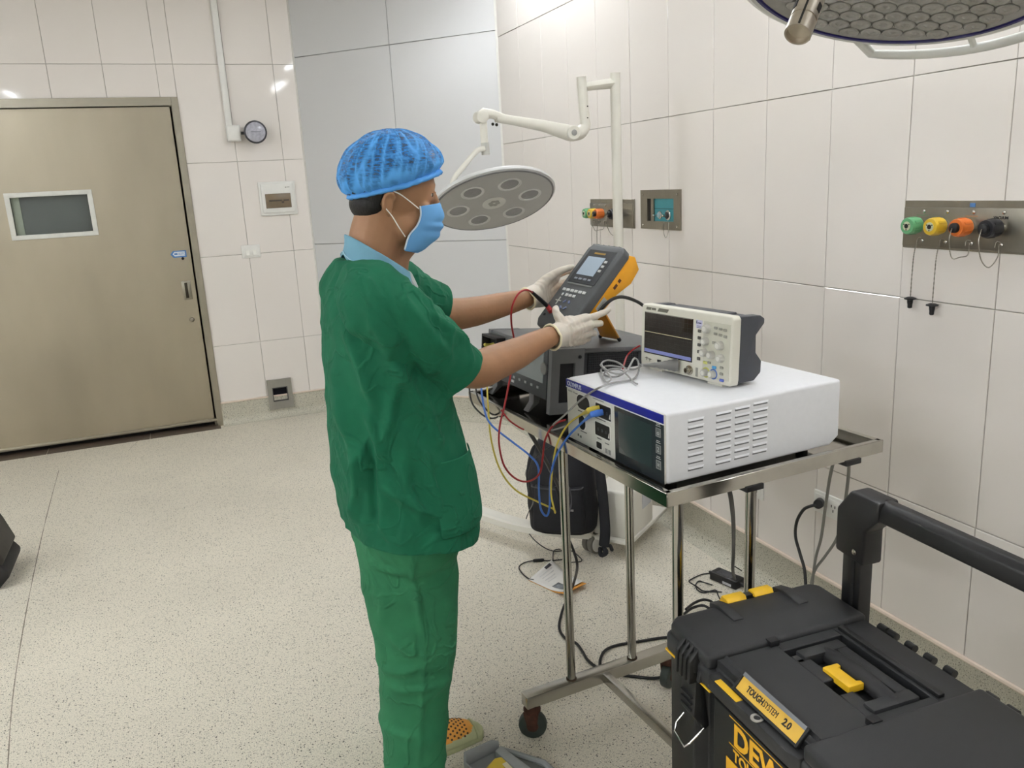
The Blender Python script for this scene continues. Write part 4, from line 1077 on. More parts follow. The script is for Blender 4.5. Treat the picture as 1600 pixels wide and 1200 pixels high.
CREASES = [(seg(a, c, YN), w_, h) for a, c, w_, h in (
    ((545, 500), (590, 640), .014, .011), ((560, 470), (640, 600), .016, .010), ((590, 545), (665, 640), .016, .013), ((575, 640), (600, 720), .012, .009),
    ((600, 650), (700, 740), .018, .008), ((572, 690), (566, 840), .010, .012), ((582, 690), (590, 840), .010, -.010), ((590, 760), (690, 810), .014, .008), 
    ((620, 560), (600, 700), .018, .009), ((660, 620), (690, 700), .012, .008), ((530, 560), (560, 700), .016, .008), ((660, 700), (690, 800), .014, .009),
    ((640, 470), (735, 540), .012, .007), ((610, 450), (700, 560), .013, .007), ((590, 470), (660, 600), .012, -.007), ((630, 440), (670, 480), .010, .006), ((540, 620), (575, 770), .014, .008), ((620, 720), (660, 820), .014, .007))]
def fold(p, n):
    d = .0045*noise.noise(Vd((p.x*11, p.y*9, p.z*6))) + .0030*noise.noise(Vd((p.x*20+p.z*14, p.y*20, p.z*10-p.x*12)))
    d += .0085*(ridge(p, (9, 6, 5), 3.1)-.3)*(.4+.6*abs(noise.noise(p*3.3)))
    d += .0040*(ridge(p, (20, 13, 11), 8.1)-.3)
    if p.y < Y0-.05:
        for (s0, s1), w_, h in CREASES:
            dd, t = lin(p, s0, s1)
            d += 1.5*h*math.exp(-(dd/(w_*.75))**2)*min(1, 4*t, 4*(1-t)+.3)
    return d
for m_ in (top, sln, slf): displace(m_, fold)
EN = (SHN[4]-SHN[2]).normalized(); EF = (SHF[4]-SHF[2]).normalized()
cutN = P(702, 579, Y=1.77); cutF = P(680, 474, Y=2.105)
hq0, hq1 = P(550, 833, Y=1.84), P(712, 836, Y=1.78)
hem_n = Vd((hq1.z-hq0.z, 0, -(hq1.x-hq0.x))).normalized()
if hem_n.z > 0: hem_n = -hem_n
sln = cut(sln, [(cutN, EN, None)]); slf = cut(slf, [(cutF, EF, None)])
top = cut(top, [(hq0, hem_n, None), (Vd((P(590, 424, Y=1.80).x, Y0, P(590, 424, Y=1.80).z)), Vd((.52, 0, 1)).normalized(), .135)])
b = bmesh.new()
for m_ in (top, sln, slf): b.from_mesh(m_)
b.to_mesh(top); b.free()
top = evaluated(top, [('SOLIDIFY', dict(thickness=.004, offset=-1))]); top.shade_smooth()
st_ = body_obj('scrub_top', top, SCRUB); st_['label'] = 'wrinkled dark green scrub top'
# front pocket with a gaping mouth
def pocket():
    mb = MB(); rows = []
    for i in range(9):
        z = .745+.023*i; r = torso_ring(z, 1.0, 96); row = []
        for j in range(-23, -4):
            q = Vd(r[j % 96]); c = Vd((interp(BACK, z)*.5+interp(FRONT, z)*.5, Y0, z)); nn = (q-c); nn.z = 0; nn.normalize()
            e = .0035+.005*sin(pi*(j+23)/18)+(.008*sin(pi*(j+23)/18)*(i/8)**3)+.002*noise.noise(q*20)
            row.append(q+nn*e)
        rows.append(row)
    return mb.grid(rows).mesh('pocket')
pk = evaluated(pocket(), [('SOLIDIFY', dict(thickness=.003, offset=-1)), ('SUBSURF', dict(levels=1))]); pk.shade_smooth(); pk.materials.clear()
po = body_obj('pocket', pk, SCRUB)

# ---- trousers
tr = MB()
NL = [(P(632, 830, Y=1.84), (.125, .11)), (P(640, 905, Y=1.80), (.118, .105)), (P(650, 1000, Y=1.775), (.100, .095)), (P(648, 1100, Y=1.76), (.084, .088)), (P(648, 1200, Y=1.75), (.074, .085)), (P(648, 1270, Y=1.75), (.074, .086))]
FL_ = [(P(640, 830, Y=1.92), (.125, .11)), (P(645, 905, Y=1.95), (.112, .105)), (P(650, 1000, Y=1.965), (.094, .092)), (P(646, 1090, Y=1.965), (.080, .084)), (P(645, 1150, Y=1.965), (.072, .080)), (P(645, 1190, Y=1.965), (.072, .080))]
def leg_mesh(mb, L):
    pts = [q for q, r in L]; pp, rr_ = resample(pts, [r for q, r in L], 5)
    rows = [[(p.x+r[0]*cos(tau*i/28), p.y+r[1]*sin(tau*i/28), p.z) for i in range(28)] for p, r in zip(pp, rr_)]
    n0 = len(mb.v); mb.grid(rows, True); mb.f += [tuple(range(n0, n0+28))[::-1], tuple(range(len(mb.v)-28, len(mb.v)))]
leg_mesh(tr, NL); leg_mesh(tr, FL_)
hipz = P(632, 830, Y=Y0).z
tr.limb([(P(632, 830, Y=Y0).x, Y0-.07, hipz+.02), (P(632, 830, Y=Y0).x, Y0+.07, hipz+.02)], [.125, .125], 20, 4)
tm = finish(tr.mesh('tr'), .0065, 7, .5)
PCR = [(seg(a, c, 1.70), w_, h) for a, c, w_, h in (((640, 850), (660, 1000), .008, .006), ((660, 1000), (648, 1190), .008, .006), ((590, 900), (640, 895), .012, .007), ((610, 1000), (650, 1020), .012, .008),
       ((600, 1060), (655, 1035), .014, .008), ((605, 930), (600, 1000), .014, .006), ((612, 1080), (690, 1060), .012, .007), ((600, 1150), (650, 1140), .012, .006), ((640, 890), (655, 960), .010, .005), ((700, 1060), (650, 1090), .012, .006))]
def pfold(p, n):
    d = .004*noise.noise(Vd((p.x*9, p.y*9, p.z*7)))+.0022*noise.noise(Vd((p.x*20, p.y*20, p.z*26)))+.003*(ridge(p, (7, 7, 9), 5.2)-.3)
    if p.y < Y0:
        for (s0, s1), w_, h in PCR:
            dd, t = lin(p, s0, s1); d += 1.3*h*math.exp(-(dd/(w_*.8))**2)*min(1, 4*t+.2, 4*(1-t)+.2)
    return d
displace(tm, pfold)
tm = cut(tm, [(Vd((0, 0, .045)), Vd((0, 0, -1)), None)])
tm = evaluated(tm, [('SOLIDIFY', dict(thickness=.004, offset=-1))]); tm.shade_smooth()
body_obj('scrub_trousers', tm, PANTS)['label'] = 'lighter green scrub trousers'

# ---- body: one continuous skin (head, neck, arms, trunk and legs under the clothes)
bd = MB()
HC = P(611, 284, Y=Y0)
M_ = Matrix.Translation(HC) @ Matrix.Rotation(radians(6), 4, 'Y')
bd.M = M_; bd.ball((0, 0, 0), (.098, .076, .100), 24, 16)
bd.ball((.030, 0, -.012), (.072, .066, .088), 20, 12); bd.M = Matrix()
jw = P(642, 345, Y=Y0)
bd.ball(jw, (.058, .056, .066), 20, 12)
bd.ball(P(655, 372, Y=Y0), (.030, .032, .026), 14, 10)                 # chin
bd.ball(P(626, 352, Y=Y0), (.055, .060, .050), 16, 10)                 # jaw angle
bd.limb([P(674, 300, Y=Y0), P(680, 316, Y=Y0), P(682, 331, Y=Y0)], [.009, .011, .014], 12, 3)    # nose
bd.ball(P(681, 335, Y=Y0-.010), (.010, .009, .008), 10, 8); bd.ball(P(681, 335, Y=Y0+.010), (.010, .009, .008), 10, 8)
bd.limb([P(670, 291, Y=Y0-.045), P(675, 289, Y=Y0-.02), P(675, 289, Y=Y0+.02), P(670, 291, Y=Y0+.045)], [.007, .008, .008, .007], 10, 3)   # brow
for s in (-1, 1):
    bd.ball(P(660, 326, Y=Y0+s*.044), (.020, .016, .018), 12, 8)        # cheek
    bd.ball(P(676, 357, Y=Y0+s*.012), (.012, .016, .008), 10, 8)        # lips
    # ear: shell with rim and lobe
    e = [P(*q, Y=Y0+s*.079) for q in ((606, 334), (599, 326), (598, 312), (604, 303), (613, 303), (616, 310))]
    e = [q+Vd((0, s*.008, 0)) if i in (1, 2, 3, 4) else q for i, q in enumerate(e)]
    bd.limb(e, [.0055, .0045, .0045, .0045, .0045, .004], 10, 4)
    bd.ball(P(607, 318, Y=Y0+s*.077), (.012, .007, .022), 12, 8)
    bd.ball(P(608, 335, Y=Y0+s*.080), (.007, .005, .008), 10, 8)
bd.limb([P(600, 335, Y=Y0), P(588, 370, Y=Y0), P(580, 405, Y=Y0), P(576, 445, Y=Y0)], [(.064, .056), (.062, .056), (.058, .055), (.052, .058)], 20, 5)
bd.limb([P(640, 375, Y=Y0), P(620, 395, Y=Y0), P(612, 420, Y=Y0)], [.03, .034, .04], 14, 4)
bd.limb([P(588, 500, Y=Y0), P(600, 570, Y=Y0), P(610, 700, Y=Y0), P(625, 830, Y=Y0)], [(.08, .12), (.09, .13), (.09, .13), (.10, .14)], 20, 4)
ARN = [P(592, 490, Y=1.755), P(640, 522, Y=1.735), P(700, 565, Y=1.77), P(745, 577, Y=1.80), P(772, 567, Y=1.83), P(808, 552, Y=1.87), P(842, 534, Y=1.905), P(862, 525, Y=1.926)]
bd.limb(ARN, [.046, .048, .048, .047, .045, .040, .031, .0265], 18, 5)
bd.ball(P(748, 588, Y=1.80), (.026, .026, .024), 12, 8)               # point of the elbow
ARF = [P(618, 468, Y=2.01), P(650, 474, Y=2.07), P(688, 491, Y=2.11), P(712, 491, Y=2.12), P(745, 486, Y=2.135), P(785, 476, Y=2.16), P(812, 469, Y=2.172), P(826, 465, Y=2.178)]
bd.limb(ARF, [.044, .045, .045, .0445, .041, .035, .029, .0255], 18, 5)
for L in (NL, FL_): bd.limb([L[0][0], L[1][0], L[2][0], L[3][0], Vd((L[4][0].x, L[4][0].y, .08)), Vd((L[4][0].x+.02, L[4][0].y, .045))], [.085, .08, .062, .055, .04, .038], 16, 4)
bm_ = finish(bd.mesh('body'), .0042, 4, .5)
body_obj('body', bm_, SKIN)
# eyes, brows
for s in (-1, 1):
    MB().ball(P(669, 304, Y=Y0+s*.031), (.0105, .0125, .0085), 14, 10).build('eye', mat('eye_white', (150, 140, 128), .3), person, smooth=True).matrix_local = PI
    MB().ball(P(674, 304, Y=Y0+s*.034), (.0042, .0062, .0062), 12, 8).build('iris', mat('iris_dark', (28, 20, 16), .15), person, smooth=True).matrix_local = PI
    MB().limb([P(655, 293, Y=Y0+s*.056), P(665, 290, Y=Y0+s*.049), P(675, 292, Y=Y0+s*.030)], [.0025, .003, .0025], 8, 4).build('eyebrow', HAIR, person, smooth=True).matrix_local = PI
    MB().limb([P(666, 302, Y=Y0+s*.046), P(673, 299, Y=Y0+s*.038), P(680, 301, Y=Y0+s*.026)], [.002, .003, .002], 8, 4).build('upper_lid', SKIN, person, smooth=True).matrix_local = PI
# hair: close cap of hair over the skull down to the nape
def hair_mesh():
    rows = []
    for i in range(22):
        v = i/21; row = []
        for k in range(56):
            a = tau*k/56                                 # a=0 forward
            low = .10 if abs(((a+pi) % tau)-pi) < 1.75 else .10-1.0*min(1, (abs(((a+pi) % tau)-pi)-1.75)/.45)
            e = pi/2+(low-pi/2)*v if abs(((a+pi) % tau)-pi) >= .9 else pi/2+(.30-pi/2)*v
            f = 1+.008*noise.noise(Vd((cos(a)*9, sin(a)*9, e*12)))
            row.append(M_ @ Vd((.103*cos(e)*cos(a)*f, .081*cos(e)*sin(a)*f, .105*sin(e)*f)))
        rows.append(row)
    return MB().grid(rows, True).mesh('hair')
hm_ = evaluated(hair_mesh(), [('SOLIDIFY', dict(thickness=.008, offset=-1))]); hm_.shade_smooth()
body_obj('hair', hm_, HAIR)['label'] = 'short black hair at the nape'
nb = MB().ball(P(580, 318, Y=Y0), (.051, .060, .042), 18, 12)
body_obj('hair_nape', evaluated(nb.mesh('n'), [('SUBSURF', dict(levels=1))]), HAIR)

# ---- bouffant cap: thin gathered fabric, hair shows faintly through
capm = bpy.data.materials.new('blue_nonwoven'); capm.use_nodes = True
nt = capm.node_tree; bs = nt.nodes['Principled BSDF']; bs.inputs['Roughness'].default_value = .8; bs.inputs['Specular IOR Level'].default_value = .2
tc = nt.nodes.new('ShaderNodeTexCoord'); wv = nt.nodes.new('ShaderNodeTexNoise'); mpc = nt.nodes.new('ShaderNodeMapping'); mpc.inputs['Scale'].default_value = (26, 26, 95); mpc.inputs['Rotation'].default_value = (0, .25, 0)
wv.inputs['Scale'].default_value = 2.2; wv.inputs['Detail'].default_value = 2.5; wv.inputs['Distortion'].default_value = .6
nt.links.new(tc.outputs['Object'], mpc.inputs[0]); nt.links.new(mpc.outputs[0], wv.inputs['Vector'])
rp = nt.nodes.new('ShaderNodeValToRGB'); rp.color_ramp.elements[0].color = srgb(46, 116, 188); rp.color_ramp.elements[1].color = srgb(84, 154, 218)
nt.links.new(wv.outputs['Fac'], rp.inputs[0]); nt.links.new(rp.outputs[0], bs.inputs['Base Color'])
al = nt.nodes.new('ShaderNodeMapRange'); al.inputs['From Min'].default_value = .36; al.inputs['From Max'].default_value = .66; al.inputs['To Min'].default_value = .38; al.inputs['To Max'].default_value = .82
nt.links.new(wv.outputs['Fac'], al.inputs['Value']); nt.links.new(al.outputs[0], bs.inputs['Alpha'])
bp = nt.nodes.new('ShaderNodeBump'); bp.inputs['Strength'].default_value = .35; bp.inputs['Distance'].default_value = .002
nt.links.new(wv.outputs['Fac'], bp.inputs['Height']); nt.links.new(bp.outputs[0], bs.inputs['Normal'])
CC = P(612, 268, Y=Y0)
CM_ = Matrix.Translation(CC) @ Matrix.Rotation(radians(-6), 4, 'Y')
def cap_mesh():
    rows = []; NK = 220
    for i in range(48):
        v = i/47; row = []
        for k in range(NK):
            a = tau*k/NK; fr = cos(a)
            rim = -.30-.12*fr*0 + (-.16 if fr < 0 else .16)*abs(fr)
            e = pi/2+(rim-pi/2)*v
            pl = .6*noise.noise(Vd((cos(a)*5, sin(a)*5, v*1.2)))+.55*(1-3*abs(noise.noise(Vd((cos(a)*8, sin(a)*8, v*1.6+4)))))+.3*noise.noise(Vd((cos(a)*18, sin(a)*18, v*5+4)))
            f = 1+.05*pl*min(1, v*1.6)+.03*noise.noise(Vd((cos(a)*3.1, sin(a)*3.1, v*6)))
            f += .045*math.exp(-((v-.80)/.16)**2)*(.6+.6*noise.noise(Vd((cos(a)*11, sin(a)*11, 9))))
            if v > .90: f *= 1-(v-.90)*1.1
            rx = .116 if fr > 0 else .118
            row.append(CM_ @ Vd((rx*cos(e)*cos(a)*f, .101*cos(e)*sin(a)*f, (.092 if e > 0 else .106)*sin(e)*f*(1.0 if e > 0 else 1.0+.06*noise.noise(Vd((cos(a)*9, sin(a)*9, 2)))))))
        rows.append(row)
    return MB().grid(rows, True).mesh('cap')
cm_ = cap_mesh(); cm_.shade_smooth()
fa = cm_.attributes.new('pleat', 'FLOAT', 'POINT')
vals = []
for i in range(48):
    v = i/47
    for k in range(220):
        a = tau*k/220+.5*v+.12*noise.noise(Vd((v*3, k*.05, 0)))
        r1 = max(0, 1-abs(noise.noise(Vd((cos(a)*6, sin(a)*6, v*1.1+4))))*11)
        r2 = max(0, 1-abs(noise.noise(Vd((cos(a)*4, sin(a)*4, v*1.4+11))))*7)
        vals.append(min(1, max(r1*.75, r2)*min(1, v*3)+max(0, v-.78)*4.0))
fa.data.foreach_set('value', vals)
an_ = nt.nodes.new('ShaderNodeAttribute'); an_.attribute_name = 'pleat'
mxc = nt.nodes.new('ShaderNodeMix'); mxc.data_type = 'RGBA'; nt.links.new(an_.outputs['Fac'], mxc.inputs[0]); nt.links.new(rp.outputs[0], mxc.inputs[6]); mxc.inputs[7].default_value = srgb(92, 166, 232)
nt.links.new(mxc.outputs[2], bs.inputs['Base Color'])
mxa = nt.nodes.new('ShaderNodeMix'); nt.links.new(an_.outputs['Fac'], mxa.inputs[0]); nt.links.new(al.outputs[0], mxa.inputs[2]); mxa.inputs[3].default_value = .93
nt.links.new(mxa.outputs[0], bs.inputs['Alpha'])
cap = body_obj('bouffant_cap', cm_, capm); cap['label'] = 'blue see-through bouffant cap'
# elastic ruffle at the rim
rr0 = []
for k in range(151):
    a = tau*k/150; fr = cos(a); e = -.30+(-.16 if fr < 0 else .16)*abs(fr)
    w_ = .94+.015*noise.noise(Vd((k*.25, 0, 0)))
    rr0.append(CM_ @ Vd(((.113 if fr > 0 else .113+.008*abs(fr))*cos(e)*cos(a)*w_, .094*cos(e)*sin(a)*w_, .105*sin(e)+.002*noise.noise(Vd((k*.3, 7, 0)))-.002+(.009*abs(fr) if fr < 0 else 0))))
rf = MB().tube(rr0, [(.0065+.0015*noise.noise(Vd((k*.45, 1, 0))), .011+.003*noise.noise(Vd((k*.33, 3, 0)))) for k in range(151)], 8).mesh('ruffle'); rf.shade_smooth()
rf.transform(PI); link('elastic_ruffle', rf, mat('blue_ruffle', (78, 146, 212), .8), cap)

# ---- face mask
MASK = mat('mask_blue', (100, 160, 214), .75, 0, .04, 30, bump=.15, bscale=900); MASKE = mat('mask_edge', (206, 220, 232), .7)
sec = [((684, 317), (656, 322)), ((688, 328), (657, 329)), ((690, 340), (657, 337)), ((687, 347), (655, 345)), ((690, 353), (651, 353)), ((685, 360), (645, 360)), ((684, 369), (639, 368)), ((674, 378), (635, 377)), ((660, 389), (632, 387)), ((650, 393), (631, 392))]
rows = []
for i, (f, s_) in enumerate(sec):
    fp = P(*f, Y=Y0); row = []
    sp = P(*s_, Y=Y0-.064)
    for k in range(25):
        u = -1+2*k/24
        hy = .064*math.copysign(abs(u)**.85, u)
        t = 1-abs(u)**2.3
        x = sp.x+(fp.x-sp.x)*t+.0045*(1 if i in (2, 4, 6) else (-1 if i in (3, 5, 7) else 0))*min(1, t*1.5)+.0015*noise.noise(Vd((u*4, i*.8, 0))); z = sp.z+(fp.z-sp.z)*t
        row.append(Vd((x, Y0+hy, z)))
    rows.append(row)
mk = evaluated(MB().grid(rows).mesh('mask'), [('SUBSURF', dict(levels=2)), ('SOLIDIFY', dict(thickness=.0025, offset=1))]); mk.shade_smooth(); mk.materials.clear()
mko = body_obj('face_mask', mk, MASK); mko['label'] = 'pleated light blue face mask'
for s in (-1, 1):
    y_ = Y0+s*.0655
    e_ = [Vd((P(*q, Y=Y0-.064).x, y_, P(*q, Y=Y0-.064).z)) for q in ((656, 322), (657, 337), (651, 353), (639, 368), (632, 390))]
    pp, _ = resample(e_, [1]*5, 5)
    em = MB().tube(pp, (.0018, .004), 8).mesh('e'); em.transform(PI); em.shade_smooth(); link('mask_edge', em, MASKE, mko)
    for a in (((655, 326), (640, 315), (624, 304), (612, 299)), ((634, 370), (622, 354), (611, 338), (600, 326))):
        ys_ = [.066, .074, .081, .088]
        lp = [Vd((P(*q, Y=Y0-.07).x, Y0+s*ys_[i], P(*q, Y=Y0-.07).z)) for i, q in enumerate(a)]
        pp, _ = resample(lp, [1]*4, 5)
        lm = MB().tube(pp, .0014, 6).mesh('l'); lm.transform(PI); link('ear_loop', lm, mat('white_elastic', (232, 232, 228), .7), mko)

# ---- polo collar
rows = []
ct, cf_ = P(538, 366, Y=Y0), P(640, 425, Y=Y0)
for i in range(8):
    v = i/7; row = []
    for k in range(49):
        a = tau*k/48; c, s = cos(a), sin(a)
        u = (1+c)/2
        zt = ct.z+(cf_.z-ct.z)*u; hgt = .044+.016*u+.016*abs(s)
        xc = (ct.x+cf_.x)/2; rx = (cf_.x-ct.x)/2
        g = 1+.10*v+.30*v*abs(s)
        fold_in = -.004*sin(pi*v)
        row.append(Vd((xc+(rx+fold_in)*c*g, Y0+(.074+fold_in)*s*g*(1-.12*max(0, c)), zt-hgt*v+.001*noise.noise(Vd((c*6, s*6, v))))))
    rows.append(row)
co = evaluated(MB().grid(rows).mesh('collar'), [('SOLIDIFY', dict(thickness=.004, offset=-1)), ('SUBSURF', dict(levels=1))]); co.shade_smooth(); co.materials.clear()
col_ = body_obj('shirt_collar', co, POLO); col_['label'] = 'light blue shirt collar above the scrub neckline'
pp = [rows[6][k]+Vd((0, 0, 0)) for k in range(49)]
pm = MB().tube([q+(q-Vd(((ct.x+cf_.x)/2, Y0, q.z))).normalized()*.0022 for q in pp], .0012, 6).mesh('piping'); pm.transform(PI); link('collar_stripe', pm, mat('pale_blue_stripe', (170, 204, 220), .8), col_)
pl_ = MB().limb([P(636, 432, Y=Y0-.012), P(646, 450, Y=Y0-.012)], [(.014, .012), (.012, .012)], 10, 3).mesh('placket')
body_obj('shirt_placket', pl_, mat('pale_placket', (190, 196, 194), .8))

# ---- gloved hands
GLV = mat('latex_glove', (208, 199, 186), .5, 0, .05, 40, bump=.2, bscale=90, sss=.05)
def glove(name, wrist, palm, fingers, cuff_a, cuff_b, cuff_r, wr):
    mb = MB()
    for pts, rd in palm: mb.limb(pts, rd, 14, 4)
    for pts, rd in fingers: mb.limb(pts, rd, 12, 4)
    me = finish(mb.mesh(name), .0023, 4, .5)
    ax_ = (palm[0][0][-1]-wrist).normalized()
    def wrk(p, n):
        t = (p-wrist).dot(ax_)
        return .0011*sin(t*430+6*noise.noise(p*26))*max(0, 1-abs(t-.045)/.06)*wr + .0012*noise.noise(p*70)
    displace(me, wrk)
    o = body_obj(name, me, GLV)
    d = (cuff_b-cuff_a).normalized(); u = d.orthogonal().normalized(); w_ = d.cross(u)
    ring = [cuff_a+(u*cos(tau*k/40)+w_*sin(tau*k/40))*cuff_r*(1+.05*noise.noise(Vd((cos(tau*k/40)*2, sin(tau*k/40)*2, 5))))+d*.004*noise.noise(Vd((cos(tau*k/40)*2, sin(tau*k/40)*2, 1))) for k in range(41)]
    cm2 = MB().tube(ring, .0032, 8).mesh('cuff'); cm2.shade_smooth(); cm2.transform(PI); link('glove_cuff', cm2, mat('cuff_cream', (232, 222, 190), .5), o)
    sk = MB().tube([cuff_a-d*.001, cuff_a+(cuff_b-cuff_a)*.5, cuff_b], [cuff_r, cuff_r*.97, cuff_r*.98], 28, caps=False).mesh('gauntlet'); sk.shade_smooth(); sk.transform(PI); link('glove_wrist', sk, GLV, o)
    return o
q = lambda x, y, Y: P(x, y, Y=Y)
wN = q(866, 523, 1.93)
glove('glove', wN,
      [([q(872, 523, 1.935), q(892, 508, 1.95), q(916, 497, 1.963)], [.026, .020, .0135]),
       ([q(872, 524, 1.935), q(895, 515, 1.947), q(921, 508, 1.958)], [.027, .021, .0135]),
       ([q(872, 526, 1.935), q(893, 523, 1.950), q(918, 521, 1.962)], [.026, .020, .013]),
       ([q(872, 528, 1.937), q(891, 531, 1.955), q(910, 532, 1.973)], [.024, .018, .012]),
       ([q(872, 520, 1.94), q(880, 508, 1.953), q(893, 503, 1.960)], [.022, .020, .018])],
      [([q(914, 498, 1.963), q(930, 494, 1.972), q(942, 489, 1.980), q(951, 484, 1.985)], [.0115, .0100, .0090, .0078]),
       ([q(919, 508, 1.958), q(930, 507, 1.968), q(938, 505, 1.982), q(934, 505, 1.996)], [.0118, .0104, .0092, .0080]),
       ([q(916, 521, 1.962), q(926, 520, 1.975), q(928, 521, 1.992), q(920, 522, 2.004)], [.0112, .0098, .0088, .0078]),
       ([q(908, 532, 1.973), q(917, 530, 1.985), q(919, 529, 2.000), q(912, 528, 2.010)], [.0100, .0088, .0078, .0070]),
       ([q(884, 508, 1.95), q(874, 497, 1.958), q(869, 488, 1.972), q(868, 482, 1.985)], [.0165, .0130, .0112, .0090])],
      q(862, 527, 1.926), q(876, 522, 1.938), .0335, 1)
wF = q(828, 464, 2.18)
glove('glove', wF,
      [([q(832, 463, 2.182), q(850, 448, 2.205), q(868, 432, 2.225)], [.025, .022, .015]),
       ([q(832, 464, 2.182), q(852, 455, 2.210), q(872, 444, 2.232)], [.026, .021, .014]),
       ([q(832, 466, 2.182), q(852, 462, 2.210), q(872, 456, 2.232)], [.026, .020, .013]),
       ([q(832, 469, 2.182), q(850, 470, 2.205), q(868, 467, 2.228)], [.024, .018, .012]),
       ([q(834, 458, 2.182), q(845, 446, 2.192), q(858, 434, 2.195)], [.020, .018, .0155])],
      [([q(868, 432, 2.225), q(884, 424, 2.238), q(898, 425, 2.240), q(905, 432, 2.235)], [.0115, .0100, .0090, .0080]),
       ([q(872, 444, 2.232), q(888, 440, 2.245), q(900, 444, 2.245), q(904, 452, 2.24)], [.0115, .0100, .0090, .0080]),
       ([q(872, 456, 2.232), q(886, 454, 2.245), q(896, 460, 2.245), q(898, 467, 2.24)], [.0110, .0095, .0085, .0078]),
       ([q(868, 467, 2.228), q(880, 468, 2.24), q(887, 474, 2.24), q(888, 480, 2.235)], [.0100, .0088, .0078, .0070]),
       ([q(852, 438, 2.192), q(868, 427, 2.188), q(882, 421, 2.183), q(893, 417, 2.178)], [.0155, .0128, .0108, .0088])],
      q(824, 467, 2.175), q(838, 460, 2.186), .0315, .5)

# ---- clogs (left one in view, right one under the trouser hem)
CLG = mat('clog_green', (196, 200, 156), .6, 0, .06, 30); CLO = mat('clog_orange', (240, 168, 72), .6, 0, .08, 40); CLH = mat('clog_hole', (86, 60, 40), .7)
def clog(heel, ang, lab):
    c = bpy.data.objects.new('clog', None); COL.objects.link(c); c.parent = person
    c.matrix_local = PI @ Matrix.Translation(heel) @ Matrix.Rotation(ang, 4, 'Z'); c['label'] = lab
    L = .262
    def wdt(t): return .036+.016*sin(pi*min(1, t*1.05))**.8 if t < .96 else .036
    out = [(t*L, wdt(t)) for t in [i/16 for i in range(17)]]
    poly = [(x, -w_) for x, w_ in out]+[(L+.010, -.02), (L+.014, 0), (L+.010, .02)]+[(x, w_) for x, w_ in out[::-1]]+[(-.008, .02), (-.010, 0), (-.008, -.02)]
    MB().prism(poly, 0, .022, 'z').build('sole', CLG, c, bevel=.004)
    # vamp: domed upper over the front half, open toe rim
    rows = []
    for i in range(15):
        t = i/14; x = .108+t*.140; h = .072-.030*t*t-.012*max(0, t-.8)*5*.4; wd = wdt(x/L)+.002
        rows.append([(x+.006*sin(pi*k/20)*(1 if i == 0 else 0), -wd*cos(pi*k/20), .016+(h-.016)*sin(pi*k/20)**.75) for k in range(21)])
    vm = evaluated(MB().grid(rows).mesh('vamp'), [('SOLIDIFY', dict(thickness=.005, offset=-1)), ('SUBSURF', dict(levels=1))]); vm.shade_smooth(); vm.materials.clear()
    v_ = link('upper', vm, CLO, c); vm.materials.append(CLG)
    for pf in vm.polygons: pf.material_index = 1 if pf.center.z < .040+.006*noise.noise(Vd(pf.center)*60) else 0
    for i in range(2, 12):
        for k in range(3, 18, 2):
            kk = k+(i % 2); 
            if kk > 17: continue
            a = Vd(rows[i][kk]); n1 = (Vd(rows[i][kk+1])-Vd(rows[i][kk-1])).cross(Vd(rows[i+1][kk])-Vd(rows[i-1][kk])).normalized()
            if n1.z < 0 and abs(n1.z) > .3: n1 = -n1
            if (a+n1-Vd((a.x, 0, 0))).length < (a-n1-Vd((a.x, 0, 0))).length: n1 = -n1
            MB().cyl(a-n1*.001, a+n1*.0012, .0030, 8).build('vent_hole', CLH, v_)
    # side strap and rim
    for s in (-1, 1):
        rm = MB().limb([(.02, s*wdt(.1), .022), (.06, s*(wdt(.25)+.001), .030), (.11, s*(wdt(.42)+.002), .036)], [(.006, .010), (.006, .012), (.006, .014)], 8, 4).build('side_wall', CLG, c, smooth=True)
    MB().tube([rows[-1][k] for k in range(21)], .0042, 8).build('toe_rim', CLG, c, smooth=True)
    MB().tube([rows[0][k] for k in range(21)], .0045, 8).build('collar_rim', CLG, c, smooth=True)
    return c
toe = P(752, 1148, Z=.0); 
clog(Vd((toe.x-.268, toe.y+.0, 0)), radians(2), 'orange and pale green clog with small holes')
clog(Vd((NL[4][0].x-.14, 1.735, 0)), radians(-4), 'clog under the near trouser leg')
MB().limb([(FL_[4][0].x, FL_[4][0].y-.01, .09), (FL_[4][0].x+.05, toe.y+.003, .05), (toe.x-.13, toe.y+.003, .038), (toe.x-.07, toe.y+.003, .032)], [.034, .036, .028, .020], 14, 4).build('foot', SKIN, person, smooth=True).matrix_local = PI
# ================================================================== black rolling tool chest
TM = Matrix.Translation((.819, 1.302, 0)) @ Matrix.Rotation(radians(-2.5), 4, 'Z')
tb = thing('tool_chest', 'large black rolling tool chest with yellow clips and pull handle, in the foreground', 'tool box', M=TM)
BK = mat('chest_black', (38, 39, 41), .50, 0, .06, 60, bump=.25, bscale=1100); BK2 = mat('chest_black_body', (23, 24, 25), .45, 0, .08, 60, bump=.2, bscale=900)
DWY = mat('chest_yellow', (232, 184, 36), .45, 0, .03, 40); DWP = mat('yellow_print', (226, 170, 36), .5)
CW, CDp = .680, .385
def rpoly(x0, y0, x1, y1, r, n=5):
    out = []
    for cx, cy, a0 in ((x1-r, y1-r, 0), (x0+r, y1-r, 90), (x0+r, y0+r, 180), (x1-r, y0+r, 270)):
        out += [(cx+r*cos(radians(a0+90*i/n)), cy+r*sin(radians(a0+90*i/n))) for i in range(n+1)]
    return out
